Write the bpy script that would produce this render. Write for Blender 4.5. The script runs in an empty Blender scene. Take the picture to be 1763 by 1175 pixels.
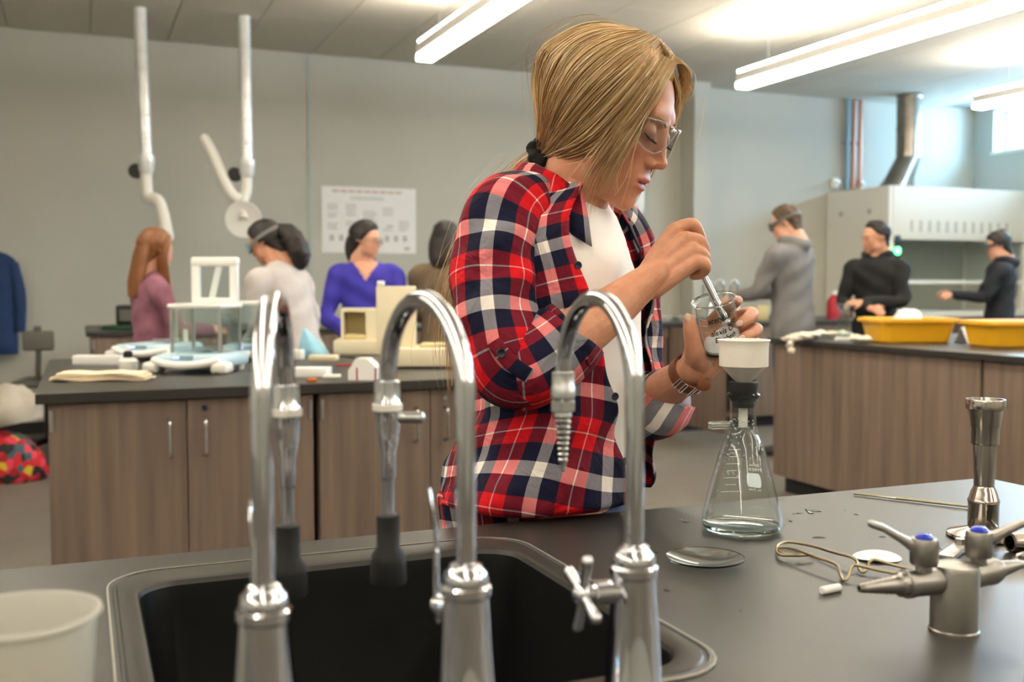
import bpy, bmesh, math, random
import numpy as np
from mathutils import Vector, Matrix
random.seed(7); RNG = np.random.default_rng(7)
SC = bpy.context.scene
COL = SC.collection
R = math.radians
# ------------------------------------------------------------------ camera
FPX, IW, IH = 1793.0, 1763, 1175
YAW, PITCH, CAMZ = R(22.5), R(3.03), 1.22
cam_d = bpy.data.cameras.new('camera'); cam = bpy.data.objects.new('camera', cam_d); COL.objects.link(cam)
cam.location = (0, 0, CAMZ); cam.rotation_euler = (R(90) - PITCH, 0, -YAW)
cam_d.sensor_width = 36; cam_d.lens = 36 * FPX / IW; cam_d.clip_start = 0.02
cam_d.dof.use_dof = True; cam_d.dof.focus_distance = 1.38; cam_d.dof.aperture_fstop = 5.6
SC.camera = cam
# ------------------------------------------------------------------ world (daylight outside the clerestory)
wd = bpy.data.worlds.new('sky'); SC.world = wd; wd.use_nodes = True
bg = wd.node_tree.nodes['Background']; bg.inputs[0].default_value = (0.44, 0.70, 1.0, 1); bg.inputs[1].default_value = 42.0
LAMP_DOWN, LAMP_UP = 8.5, 25.0
SC.view_settings.view_transform = 'Standard'; SC.view_settings.look = 'None'
SC.view_settings.gamma = 1; SC.view_settings.use_curve_mapping = False
SC.view_settings.exposure = 1.06
SC.cycles.max_bounces = 10; SC.cycles.transparent_max_bounces = 16; SC.cycles.transmission_bounces = 10
SC.cycles.caustics_reflective = False; SC.cycles.caustics_refractive = True
SC.cycles.sample_clamp_indirect = 6.0

# ------------------------------------------------------------------ pixel <-> place helpers
FH = np.array([math.sin(YAW), math.cos(YAW), 0]); RT = np.array([math.cos(YAW), -math.sin(YAW), 0]); UP = np.array([0, 0, 1.0])
CAMP = np.array([0, 0, CAMZ])
def ray(px, py):
    a = (px - IW / 2) / FPX; b = (IH / 2 - py) / FPX
    k = math.cos(PITCH) + b * math.sin(PITCH)
    return FH * k + RT * a + UP * (b * math.cos(PITCH) - math.sin(PITCH)), k
def C(px, py, d):
    r, k = ray(px, py); return CAMP + r * (d / k)
def PZ(px, py, z):
    r, k = ray(px, py); return CAMP + r * ((z - CAMZ) / r[2])
def PY(px, py, Y):
    r, k = ray(px, py); return CAMP + r * (Y / r[1])
def V(*a): return np.array(a, float)
def unit(v): v = np.asarray(v, float); return v / (np.linalg.norm(v) + 1e-12)
def rotz(a): c, s = math.cos(a), math.sin(a); return np.array([[c, -s, 0], [s, c, 0], [0, 0, 1.0]])
def roty(a): c, s = math.cos(a), math.sin(a); return np.array([[c, 0, s], [0, 1, 0], [-s, 0, c]])
def rotx(a): c, s = math.cos(a), math.sin(a); return np.array([[1.0, 0, 0], [0, c, -s], [0, s, c]])
def lin(c):
    return tuple(((x / 255) / 12.92 if x / 255 <= 0.04045 else ((x / 255 + 0.055) / 1.055) ** 2.4) for x in c)

# ------------------------------------------------------------------ materials
MATS = {}
def newmat(name):
    m = bpy.data.materials.new(name); m.use_nodes = True; MATS[name] = m
    return m, m.node_tree.nodes, m.node_tree.links, m.node_tree.nodes['Principled BSDF']
def mat(name, rgb, rough=0.5, metal=0.0, var=0.0, vscale=8.0, stretch=None, bump=0.0, bscale=60.0, spec=0.5, coat=0.0, sub=0.0, trans=0.0, ior=1.45, coord='Object', lo=None):
    m, n, l, p = newmat(name)
    c = lin(rgb); p.inputs['Base Color'].default_value = (*c, 1)
    p.inputs['Roughness'].default_value = rough; p.inputs['Metallic'].default_value = metal
    p.inputs['Specular IOR Level'].default_value = spec; p.inputs['IOR'].default_value = ior
    p.inputs['Coat Weight'].default_value = coat
    if sub: p.inputs['Subsurface Weight'].default_value = sub; p.inputs['Subsurface Radius'].default_value = (0.012, 0.005, 0.003); p.inputs['Subsurface Scale'].default_value = 0.6
    if trans: p.inputs['Transmission Weight'].default_value = trans
    if var or bump:
        tc = n.new('ShaderNodeTexCoord'); mp = n.new('ShaderNodeMapping'); l.new(tc.outputs[coord], mp.inputs[0])
        if stretch: mp.inputs['Scale'].default_value = stretch
    if var:
        nz = n.new('ShaderNodeTexNoise'); nz.inputs['Scale'].default_value = vscale; nz.inputs['Detail'].default_value = 4
        l.new(mp.outputs[0], nz.inputs[0])
        cr = n.new('ShaderNodeValToRGB'); cr.color_ramp.elements[0].position = 0.3; cr.color_ramp.elements[1].position = 0.7
        a = lin(lo) if lo else tuple(x * (1 - var) for x in c)
        b = tuple(min(1, x * (1 + var)) for x in c)
        cr.color_ramp.elements[0].color = (*a, 1); cr.color_ramp.elements[1].color = (*b, 1)
        l.new(nz.outputs[0], cr.inputs[0]); l.new(cr.outputs[0], p.inputs['Base Color'])
    if bump:
        nb = n.new('ShaderNodeTexNoise'); nb.inputs['Scale'].default_value = bscale; nb.inputs['Detail'].default_value = 3; l.new(mp.outputs[0], nb.inputs[0])
        bp = n.new('ShaderNodeBump'); bp.inputs['Strength'].default_value = bump; bp.inputs['Distance'].default_value = 0.004
        l.new(nb.outputs[0], bp.inputs['Height']); l.new(bp.outputs[0], p.inputs['Normal'])
    return m
def emit(name, rgb, s):
    m, n, l, p = newmat(name); p.inputs['Base Color'].default_value = (0.8, 0.8, 0.8, 1)
    p.inputs['Emission Color'].default_value = (*lin(rgb), 1); p.inputs['Emission Strength'].default_value = s
    return m
def attr_mat(name, rough=0.5, sub=0.0, spec=0.5, bump=0.0, bscale=300, aniso=0.0, mott=70):
    m = mat(name, (200, 200, 200), rough, sub=sub, spec=spec, bump=bump, bscale=bscale)
    n, l = m.node_tree.nodes, m.node_tree.links
    at = n.new('ShaderNodeVertexColor'); at.layer_name = 'tint'
    tc = n.new('ShaderNodeTexCoord'); nz = n.new('ShaderNodeTexNoise'); nz.inputs['Scale'].default_value = mott; nz.inputs['Detail'].default_value = 6; l.new(tc.outputs['Object'], nz.inputs[0])
    cr = n.new('ShaderNodeValToRGB'); cr.color_ramp.elements[0].position = .35; cr.color_ramp.elements[1].position = .65; cr.color_ramp.elements[0].color = (.90, .82, .80, 1); cr.color_ramp.elements[1].color = (1.0, 1.0, 1.0, 1); l.new(nz.outputs[0], cr.inputs[0])
    mu = n.new('ShaderNodeMixRGB'); mu.blend_type = 'MULTIPLY'; mu.inputs[0].default_value = 1.0; l.new(at.outputs[0], mu.inputs[1]); l.new(cr.outputs[0], mu.inputs[2]); l.new(mu.outputs[0], n['Principled BSDF'].inputs['Base Color'])
    n['Principled BSDF'].inputs['Anisotropic'].default_value = aniso
    return m
mat('wall', (183, 181, 170), 0.75, var=0.02, vscale=2, bump=0.08, bscale=250)
mat('wall_right', (172, 180, 176), 0.75, var=0.02, vscale=2)
mat('ceil', (214, 208, 196), 0.85, var=0.03, vscale=40, bump=0.15, bscale=300)
mat('ceil_gap', (150, 146, 138), 0.9)
mat('floor', (112, 106, 98), 0.5, var=0.08, vscale=5, bump=0.02, bscale=80)
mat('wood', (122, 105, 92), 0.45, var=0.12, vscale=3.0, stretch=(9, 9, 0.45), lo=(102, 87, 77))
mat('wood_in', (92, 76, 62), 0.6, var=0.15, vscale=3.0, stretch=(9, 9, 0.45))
mat('epoxy', (47, 46, 42), 0.38, var=0.12, vscale=7, bump=0.015, bscale=220, spec=0.5)
mat('sinkblk', (12, 12, 12), 0.42, var=0.2, vscale=40, bump=0.05, bscale=180, spec=0.3); mat('sealant', (150, 147, 138), 0.6)
mat('plinth', (38, 38, 40), 0.7)
mat('chrome', (200, 200, 204), 0.06, 1.0)
mat('steel', (190, 190, 188), 0.28, 1.0)
mat('nickel', (152, 148, 142), 0.36, 1.0, var=0.05, vscale=60, stretch=(1, 1, 0.1))
mat('burner_metal', (186, 178, 168), 0.16, 1.0)
mat('wire', (150, 138, 108), 0.38, 1.0)
mat('galv', (226, 227, 226), 0.32, 0.35, var=0.10, vscale=9)
mat('white_pl', (232, 229, 220), 0.4)
mat('white_pl2', (238, 237, 233), 0.3)
mat('cream', (228, 216, 186), 0.45, var=0.04, vscale=6)
mat('cream_in', (205, 190, 140), 0.5)
mat('pale_blue', (176, 202, 214), 0.4)
mat('blue_grey', (130, 160, 175), 0.4)
mat('black_pl', (18, 18, 19), 0.45)
mat('rubber', (16, 16, 17), 0.6, bump=0.05, bscale=120)
mat('blue_dot', (40, 62, 190), 0.15, coat=0.5)
mat('porcelain', (235, 231, 220), 0.3, sub=0.08, var=0.03, vscale=30)
mat('powder', (248, 248, 250), 0.9, bump=0.25, bscale=400)
mat('paper', (236, 234, 230), 0.8, var=0.02, vscale=20)
mat('print_red', (206, 168, 166), 0.8); mat('print_grey', (196, 191, 187), 0.8); mat('print_dark', (184, 180, 176), 0.8)
mat('print_white', (236, 236, 230), 0.6); mat('ink', (22, 22, 26), 0.5)
mat('towel', (238, 218, 186), 0.9, var=0.05, vscale=30, bump=0.4, bscale=80)
mat('rag', (226, 218, 200), 0.9, var=0.05, vscale=30, bump=0.6, bscale=60)
mat('yellow', (232, 172, 34), 0.42, var=0.03, vscale=6)
mat('red_pl', (170, 30, 50), 0.5); mat('green_pl', (40, 75, 50), 0.6); mat('brown_gl', (95, 50, 22), 0.15, coat=0.4)
mat('hood', (226, 222, 212), 0.45, var=0.01, vscale=3)
mat('hood_in', (176, 176, 164), 0.55)
mat('copper', (176, 130, 112), 0.4, 0.6)
mat('duct', (140, 132, 122), 0.28, 0.9, var=0.15, vscale=10)
mat('leather', (124, 68, 36), 0.5, var=0.15, vscale=80, bump=0.2, bscale=400)
mat('tee', (236, 232, 226), 0.85, var=0.02, vscale=25, bump=0.25, bscale=40)
mat('denim', (40, 52, 82), 0.85, var=0.12, vscale=60, bump=0.1)
mat('scrunchie', (20, 20, 18), 0.9, bump=1.0, bscale=120)
mat('shoe', (60, 58, 58), 0.6); mat('lash', (58, 42, 32), 0.7); mat('brow', (150, 112, 74), 0.8); mat('teeth', (235, 232, 238), 0.25)
mat('nail', (236, 196, 182), 0.25)
mat('button', (26, 28, 44), 0.3)
mat('mauve', (140, 92, 108), 0.9, var=0.08, vscale=30, bump=0.25, bscale=60)
mat('grey_knit', (178, 172, 170), 0.9, var=0.06, vscale=20, bump=0.25, bscale=50)
mat('blue_knit', (62, 56, 168), 0.85, var=0.06, vscale=20, bump=0.2, bscale=40)
mat('brown_jkt', (112, 96, 74), 0.8, var=0.1, vscale=10, bump=0.3, bscale=30)
mat('grey_hood', (116, 114, 114), 0.9, var=0.06, vscale=20, bump=0.25, bscale=40)
mat('black_hood', (26, 27, 27), 0.85, var=0.1, vscale=20, bump=0.25, bscale=30)
mat('navy_jkt', (26, 30, 38), 0.8, var=0.1, vscale=20, bump=0.2, bscale=30)
mat('blue_jkt', (28, 52, 92), 0.8, var=0.1, vscale=10, bump=0.3, bscale=30)
mat('coat', (186, 178, 164), 0.9, var=0.08, vscale=8, bump=0.5, bscale=18)
mat('chair_grey', (98, 98, 92), 0.6)
mat('hair_red', (118, 72, 36), 0.5, var=0.3, vscale=8, stretch=(6, 6, 0.6), bump=0.5, bscale=30)
mat('hair_dark', (34, 28, 25), 0.55, var=0.3, vscale=12, bump=0.7, bscale=30)
mat('hair_brown', (82, 62, 44), 0.6, var=0.25, vscale=30, bump=0.5, bscale=60)
mat('hair_base', (168, 130, 84), 0.5, var=0.2, vscale=30)
mat('blue_bag', (150, 205, 228), 0.35, var=0.1, vscale=14, bump=0.6, bscale=20, sub=0.1)
mat('sponge', (226, 196, 140), 0.9, bump=0.6, bscale=120)
mat('orange', (196, 110, 50), 0.5)
emit('lens_down', (255, 246, 230), LAMP_DOWN); emit('lens_up', (255, 244, 226), LAMP_UP)
emit('led_green', (40, 255, 110), 6.0); emit('lcd_blue', (120, 160, 255), 0.9)
attr_mat('skin', 0.50, sub=0.10, spec=0.35, bump=0.10, bscale=420)
attr_mat('hair_str', 0.34, spec=0.5, aniso=0.3)
def glassmat(name, rgb=(255, 255, 255), rough=0.0, ior=1.47):
    m, n, l, p = newmat(name)
    g = n.new('ShaderNodeBsdfGlass'); g.inputs['Color'].default_value = (*lin(rgb), 1); g.inputs['Roughness'].default_value = rough; g.inputs['IOR'].default_value = ior
    l.new(g.outputs[0], n['Material Output'].inputs[0]); n.remove(p); return m
glassmat('glass', (250, 252, 250)); glassmat('water', (255, 255, 255), 0, 1.33)
def panemat(name, rgb, fac):
    m, n, l, p = newmat(name)
    t = n.new('ShaderNodeBsdfTransparent'); t.inputs[0].default_value = (*lin(rgb), 1)
    g = n.new('ShaderNodeBsdfGlossy'); g.inputs['Roughness'].default_value = 0.03
    lw = n.new('ShaderNodeLayerWeight'); lw.inputs[0].default_value = 0.5
    pw = n.new('ShaderNodeMath'); pw.operation = 'POWER'; l.new(lw.outputs['Facing'], pw.inputs[0]); pw.inputs[1].default_value = 3.5
    fr = n.new('ShaderNodeMath'); fr.operation = 'MULTIPLY_ADD'; l.new(pw.outputs[0], fr.inputs[0]); fr.inputs[1].default_value = .85; fr.inputs[2].default_value = fac
    mx = n.new('ShaderNodeMixShader'); l.new(fr.outputs[0], mx.inputs[0]); l.new(t.outputs[0], mx.inputs[1]); l.new(g.outputs[0], mx.inputs[2])
    l.new(mx.outputs[0], n['Material Output'].inputs[0]); n.remove(p); return m
panemat('pane', (245, 250, 250), .04); panemat('lens_clear', (246, 248, 248), .035); panemat('thin_glass', (248, 250, 249), .035)
def frosted(name, rgb, fac):
    m, n, l, p = newmat(name)
    p.inputs['Base Color'].default_value = (*lin(rgb), 1); p.inputs['Roughness'].default_value = 0.35
    t = n.new('ShaderNodeBsdfTransparent'); t.inputs[0].default_value = (0.95, 0.95, 0.94, 1)
    mx = n.new('ShaderNodeMixShader'); mx.inputs[0].default_value = fac
    l.new(t.outputs[0], mx.inputs[1]); l.new(p.outputs[0], mx.inputs[2]); l.new(mx.outputs[0], n['Material Output'].inputs[0])
    return m
frosted('cup_pl', (214, 212, 202), 0.50); frosted('bead', (250, 252, 255), 0.45)
def enamel():
    m, n, l, p = newmat('print_enamel'); p.inputs['Base Color'].default_value = (*lin((242, 240, 232)), 1); p.inputs['Roughness'].default_value = .6
    t = n.new('ShaderNodeBsdfTranslucent'); t.inputs[0].default_value = (*lin((250, 248, 242)), 1); mx = n.new('ShaderNodeMixShader'); mx.inputs[0].default_value = .65
    l.new(p.outputs[0], mx.inputs[1]); l.new(t.outputs[0], mx.inputs[2]); l.new(mx.outputs[0], n['Material Output'].inputs[0])
enamel()
def plaidmat():
    m, n, l, p = newmat('plaid')
    uv = n.new('ShaderNodeUVMap'); sep = n.new('ShaderNodeSeparateXYZ'); l.new(uv.outputs[0], sep.inputs[0])
    PER = 0.100
    red, navy, white, crim = lin((205, 22, 34)), lin((24, 26, 52)), lin((240, 232, 224)), lin((190, 26, 40))
    def stripes(sock):
        d = n.new('ShaderNodeMath'); d.operation = 'DIVIDE'; l.new(sock, d.inputs[0]); d.inputs[1].default_value = PER
        f = n.new('ShaderNodeMath'); f.operation = 'FRACT'; l.new(d.outputs[0], f.inputs[0])
        cr = n.new('ShaderNodeValToRGB'); r = cr.color_ramp; r.interpolation = 'CONSTANT'
        st = [(0.0, red), (0.17, white), (0.188, red), (0.36, navy), (0.60, white), (0.77, navy)]
        r.elements[0].position = 0; r.elements[0].color = (*st[0][1], 1)
        r.elements[1].position = st[1][0]; r.elements[1].color = (*st[1][1], 1)
        for q, c in st[2:]:
            e = r.elements.new(q); e.color = (*c, 1)
        l.new(f.outputs[0], cr.inputs[0]); return cr.outputs[0]
    mx = n.new('ShaderNodeMixRGB'); mx.inputs[0].default_value = 0.5
    for k_ in (0, 1):
        g_ = n.new('ShaderNodeGamma'); g_.inputs[1].default_value = 1 / 2.2; l.new(stripes(sep.outputs[k_]), g_.inputs[0]); l.new(g_.outputs[0], mx.inputs[1 + k_])
    gm_ = n.new('ShaderNodeGamma'); gm_.inputs[1].default_value = 2.35; l.new(mx.outputs[0], gm_.inputs[0]); l.new(gm_.outputs[0], p.inputs['Base Color']); p.inputs['Roughness'].default_value = 0.85
    p.inputs['Specular IOR Level'].default_value = 0.2
    tc = n.new('ShaderNodeTexCoord'); nb = n.new('ShaderNodeTexNoise'); nb.inputs['Scale'].default_value = 16; nb.inputs['Detail'].default_value = 4; nb.inputs['Distortion'].default_value = 1.2; l.new(tc.outputs['Object'], nb.inputs[0])
    bp = n.new('ShaderNodeBump'); bp.inputs['Strength'].default_value = 0.55; bp.inputs['Distance'].default_value = 0.025
    l.new(nb.outputs[0], bp.inputs['Height']); l.new(bp.outputs[0], p.inputs['Normal'])
plaidmat()
def floralmat():
    m, n, l, p = newmat('floral')
    tc = n.new('ShaderNodeTexCoord'); v = n.new('ShaderNodeTexVoronoi'); v.inputs['Scale'].default_value = 22; l.new(tc.outputs['Object'], v.inputs[0])
    cr = n.new('ShaderNodeValToRGB'); r = cr.color_ramp; r.interpolation = 'CONSTANT'
    cs = [(0, (196, 26, 40)), (0.3, (32, 34, 32)), (0.5, (214, 60, 80)), (0.68, (200, 168, 40)), (0.8, (60, 90, 100)), (0.9, (150, 20, 30))]
    r.elements[0].color = (*lin(cs[0][1]), 1); r.elements[1].position = cs[1][0]; r.elements[1].color = (*lin(cs[1][1]), 1)
    for q, c in cs[2:]:
        e = r.elements.new(q); e.color = (*lin(c), 1)
    sp = n.new('ShaderNodeSeparateColor'); l.new(v.outputs['Color'], sp.inputs[0]); l.new(sp.outputs[0], cr.inputs[0]); l.new(cr.outputs[0], p.inputs['Base Color']); p.inputs['Roughness'].default_value = 0.8
floralmat()

# ------------------------------------------------------------------ mesh building
def catmull(P, sub):
    P = np.asarray(P, float); n = len(P)
    if n < 3 or sub <= 1: 
        if sub <= 1: return P
    out = []
    for i in range(n - 1):
        p0 = P[i - 1] if i > 0 else 2 * P[0] - P[1]
        p1, p2 = P[i], P[i + 1]
        p3 = P[i + 2] if i + 2 < n else 2 * P[-1] - P[-2]
        for k in range(sub):
            t = k / sub
            out.append(0.5 * ((2 * p1) + (-p0 + p2) * t + (2 * p0 - 5 * p1 + 4 * p2 - p3) * t * t + (-p0 + 3 * p1 - 3 * p2 + p3) * t ** 3))
    out.append(P[-1]); return np.array(out)
class MB:
    def __init__(s): s.v = []; s.f = []; s.uv = {}; s.n = 0; s.col = []
    def add(s, verts, faces, uvs=None):
        b = s.n; verts = np.asarray(verts, float); s.v.append(verts); s.n += len(verts)
        for k, f in enumerate(faces):
            if uvs is not None: s.uv[len(s.f)] = uvs[k]
            s.f.append(tuple(b + i for i in f))
        return s
    def grid(s, G, cu=False, cv=False, uv=None):
        G = np.asarray(G, float); m, n = G.shape[:2]; F = []; U = [] if uv is not None else None
        for i in range(m if cv else m - 1):
            for j in range(n if cu else n - 1):
                i2, j2 = (i + 1) % m, (j + 1) % n
                F.append((i * n + j, i * n + j2, i2 * n + j2, i2 * n + j))
                if uv is not None: U.append((uv[i][j], uv[i][j + 1], uv[i + 1 if not cv else i2][j + 1], uv[i + 1 if not cv else i2][j]))
        return s.add(G.reshape(-1, 3), F, U)
    def box(s, x0, x1, y0, y1, z0, z1, b=0.0, M=None, o=None, seg=2):
        bm = bmesh.new(); bmesh.ops.create_cube(bm, size=1)
        for v in bm.verts: v.co = ((x0 + x1) / 2 + v.co.x * (x1 - x0), (y0 + y1) / 2 + v.co.y * (y1 - y0), (z0 + z1) / 2 + v.co.z * (z1 - z0))
        if b: bmesh.ops.bevel(bm, geom=list(bm.edges), offset=min(b, .49 * min(x1 - x0, y1 - y0, z1 - z0)), segments=seg, affect='EDGES', profile=0.5)
        return s.bm(bm, M, o)
    def bm(s, bm, M=None, o=None):
        bm.verts.index_update(); vv = np.array([v.co[:] for v in bm.verts])
        if M is not None: vv = vv @ np.asarray(M).T
        if o is not None: vv = vv + np.asarray(o)
        s.add(vv, [tuple(v.index for v in f.verts) for f in bm.faces]); bm.free(); return s
    def lathe(s, prof, o=(0, 0, 0), M=None, n=32, closed=False):
        prof = np.asarray(prof, float); a = np.linspace(0, 2 * math.pi, n, endpoint=False)
        G = np.stack([np.outer(prof[:, 0], np.cos(a)), np.outer(prof[:, 0], np.sin(a)), np.repeat(prof[:, 1:2], n, 1)], -1)
        if M is not None: G = G @ np.asarray(M).T
        G = G + np.asarray(o); 
        if closed: return s.grid(G, cu=True, cv=True)
        b = s.n; s.grid(G, cu=True)
        if prof[0, 0] > 1e-6: s.f.append(tuple(b + i for i in range(n))[::-1])
        if prof[-1, 0] > 1e-6: s.f.append(tuple(b + (len(prof) - 1) * n + i for i in range(n)))
        return s
    def cyl(s, p0, p1, r0, r1=None, n=20, bev=0.0):
        r1 = r0 if r1 is None else r1; p0 = np.asarray(p0, float); p1 = np.asarray(p1, float); L = np.linalg.norm(p1 - p0)
        prof = [(r0, 0), (r1, L)] if not bev else [(r0 - bev, 0), (r0, bev), (r1, L - bev), (r1 - bev, L)]
        return s.lathe(prof, p0, frame(p1 - p0), n)
    def tube(s, path, r, n=10, sub=4, caps=True, rnd0=False, rnd1=False, up=None, uvscale=None, disp=None, uoff=0.0, voff=0.0):
        path = np.asarray(path, float); r = np.asarray(r, float)
        if r.ndim == 0: r = np.full(len(path), float(r))
        if r.ndim == 1: r = np.stack([r, r], 1)
        Q = catmull(np.hstack([path, r]), sub); P, rr = Q[:, :3], np.maximum(Q[:, 3:], 1e-5)
        T = np.gradient(P, axis=0); T /= (np.linalg.norm(T, axis=1, keepdims=True) + 1e-12)
        def ends(P, T, rr, at_end):
            k = np.array([0.45, 0.8, 0.97]); q = np.sqrt(1 - k ** 2)
            if at_end:
                e = P[-1] + np.outer(k, T[-1]) * rr[-1].mean(); return np.vstack([P, e]), np.vstack([T, np.repeat(T[-1:], 3, 0)]), np.vstack([rr, np.outer(q, rr[-1])])
            e = P[0] - np.outer(k, T[0]) * rr[0].mean(); return np.vstack([e[::-1], P]), np.vstack([np.repeat(T[:1], 3, 0), T]), np.vstack([np.outer(q, rr[0])[::-1], rr])
        if rnd1: P, T, rr = ends(P, T, rr, True)
        if rnd0: P, T, rr = ends(P, T, rr, False)
        u = unit(np.cross(T[0], up if up is not None else ([0, 0, 1] if abs(T[0][2]) < .9 else [0, 1, 0])))
        a = np.linspace(0, 2 * math.pi, n, endpoint=False); G = []; L = 0; uvs = []
        for i in range(len(P)):
            u = unit(u - T[i] * np.dot(u, T[i])); w = np.cross(T[i], u)
            if i: L += np.linalg.norm(P[i] - P[i - 1])
            ring = P[i] + np.outer(np.cos(a) * rr[i, 0], u) + np.outer(np.sin(a) * rr[i, 1], w)
            G.append(ring)
            aa = np.linspace(0, 2 * math.pi, n + 1)
            if uvscale: uvs.append([(uoff + x * uvscale, voff + L) for x in aa])
        G = np.array(G)
        if disp is not None: G = disp(G, P)
        b = s.n; s.grid(G, cu=True, uv=uvs if uvscale else None)
        if caps:
            s.f.append(tuple(b + i for i in range(n))[::-1]); s.f.append(tuple(b + (len(P) - 1) * n + i for i in range(n)))
        return s
    def ell(s, c, r, M=None, nu=16, nv=10):
        t = np.linspace(-math.pi / 2, math.pi / 2, nv + 1); t[0] += 0.02; t[-1] -= 0.02
        prof = np.stack([np.cos(t), np.sin(t)], 1)
        a = np.linspace(0, 2 * math.pi, nu, endpoint=False)
        G = np.stack([np.outer(prof[:, 0], np.cos(a)), np.outer(prof[:, 0], np.sin(a)), np.repeat(prof[:, 1:2], nu, 1)], -1) * np.asarray(r)
        if M is not None: G = G @ np.asarray(M).T
        b = s.n; s.grid(G + np.asarray(c), cu=True)
        s.f.append(tuple(b + i for i in range(nu))[::-1]); s.f.append(tuple(b + nv * nu + i for i in range(nu))); return s
    def prism(s, poly, z0, z1, hole=None, M=None, o=None):
        bm = bmesh.new(); top = []
        def loop(pts, z):
            vs = [bm.verts.new((x, y, z)) for x, y in pts]; es = [bm.edges.new((vs[i], vs[(i + 1) % len(vs)])) for i in range(len(vs))]; return vs, es
        loops = [poly] + ([hole] if hole is not None else []); tops = []; bots = []
        for z, store in ((z0, bots), (z1, tops)):
            E = []
            for lp in loops:
                vs, es = loop(lp, z); store.append(vs); E += es
            if hole is None: bm.faces.new(store[0] if z == z1 else store[0][::-1])
            else: bmesh.ops.triangle_fill(bm, use_beauty=True, use_dissolve=False, edges=E)
        for b, t in zip(bots, tops):
            for i in range(len(b)):
                j = (i + 1) % len(b); bm.faces.new((b[i], b[j], t[j], t[i]))
        bmesh.ops.recalc_face_normals(bm, faces=bm.faces)
        return s.bm(bm, M, o)
    def xf(s, M=None, o=(0, 0, 0)):
        s.v = [(v @ np.asarray(M).T if M is not None else v) + np.asarray(o) for v in s.v]; return s
    def verts(s): return np.vstack(s.v) if s.v else np.zeros((0, 3))
    def mesh(s, name, col=None):
        me = bpy.data.meshes.new(name); vv = s.verts(); me.from_pydata(vv.tolist(), [], s.f)
        if s.uv:
            ul = me.uv_layers.new(name='UVMap'); li = 0; data = np.zeros((len(me.loops), 2))
            for k, f in enumerate(s.f):
                u = s.uv.get(k)
                if u is not None:
                    for q in range(len(f)): data[li + q] = u[q]
                li += len(f)
            ul.data.foreach_set('uv', data.ravel())
        if col is not None: set_tint(me, col)
        return me
    def build(s, name, m, parent=None, smooth=True, ang=38, tint=None, mods=None):
        me = s.mesh(name); return link(name, me, m, parent, smooth, ang, tint)
def set_tint(me, col):
    ca = me.color_attributes.new('tint', 'FLOAT_COLOR', 'POINT'); ca.data.foreach_set('color', np.hstack([col, np.ones((len(col), 1))]).astype(np.float32).ravel())
def link(name, me, m, parent=None, smooth=True, ang=38, tint=None):
    me.materials.append(MATS[m] if isinstance(m, str) else m)
    bm = bmesh.new(); bm.from_mesh(me); bmesh.ops.recalc_face_normals(bm, faces=bm.faces); bm.to_mesh(me); bm.free()
    if tint is not None: set_tint(me, tint)
    if smooth: me.shade_smooth(); me.set_sharp_from_angle(angle=R(ang))
    o = bpy.data.objects.new(name, me); COL.objects.link(o)
    if parent is None:
        n = len(me.vertices); co = np.zeros(n * 3); me.vertices.foreach_get('co', co); co = co.reshape(-1, 3)
        c = np.array([(co[:, 0].min() + co[:, 0].max()) / 2, (co[:, 1].min() + co[:, 1].max()) / 2, co[:, 2].min()])
        me.vertices.foreach_set('co', (co - c).ravel()); me.update(); o.location = c
    else:
        o.parent = parent
        if parent.type == 'EMPTY': o.matrix_parent_inverse = parent.matrix_basis.inverted()
        elif parent.parent is None: o.matrix_parent_inverse = Matrix.Translation(parent.location).inverted()
    return o
def frame(z):
    z = unit(z); x = unit(np.cross([0, 1, 0] if abs(z[1]) < .9 else [1, 0, 0], z)); y = np.cross(z, x)
    return np.stack([x, y, z], 1)
def tag(o, label, cat, group=None):
    o['label'] = label; o['category'] = cat
    if group: o['group'] = group
    return o
def thing(name, label, cat, loc, group=None):
    o = bpy.data.objects.new(name, None); COL.objects.link(o); o.location = [float(x) for x in loc]; o.empty_display_size = 0.05
    return tag(o, label, cat, group)
def struct(o): o['kind'] = 'structure'; return o
def rrect(x0, x1, y0, y1, r, n=6):
    P = []
    for cx, cy, a0 in ((x1 - r, y1 - r, 0), (x0 + r, y1 - r, 90), (x0 + r, y0 + r, 180), (x1 - r, y0 + r, 270)):
        for k in range(n + 1):
            a = R(a0 + 90 * k / n); P.append((cx + r * math.cos(a), cy + r * math.sin(a)))
    return P
def remesh(mb, vox, smooth=4, name='tmp'):
    me = mb.mesh(name); o = bpy.data.objects.new(name, me); COL.objects.link(o)
    md = o.modifiers.new('r', 'REMESH'); md.mode = 'VOXEL'; md.voxel_size = vox
    if smooth: ms = o.modifiers.new('s', 'SMOOTH'); ms.factor = 0.5; ms.iterations = smooth
    dg = bpy.context.evaluated_depsgraph_get(); ev = o.evaluated_get(dg); m2 = ev.to_mesh()
    nv = len(m2.vertices); co = np.zeros(nv * 3); m2.vertices.foreach_get('co', co)
    F = [tuple(p.vertices) for p in m2.polygons]; ev.to_mesh_clear()
    bpy.data.objects.remove(o); bpy.data.meshes.remove(me)
    out = MB(); out.add(co.reshape(-1, 3), F); return out
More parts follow.
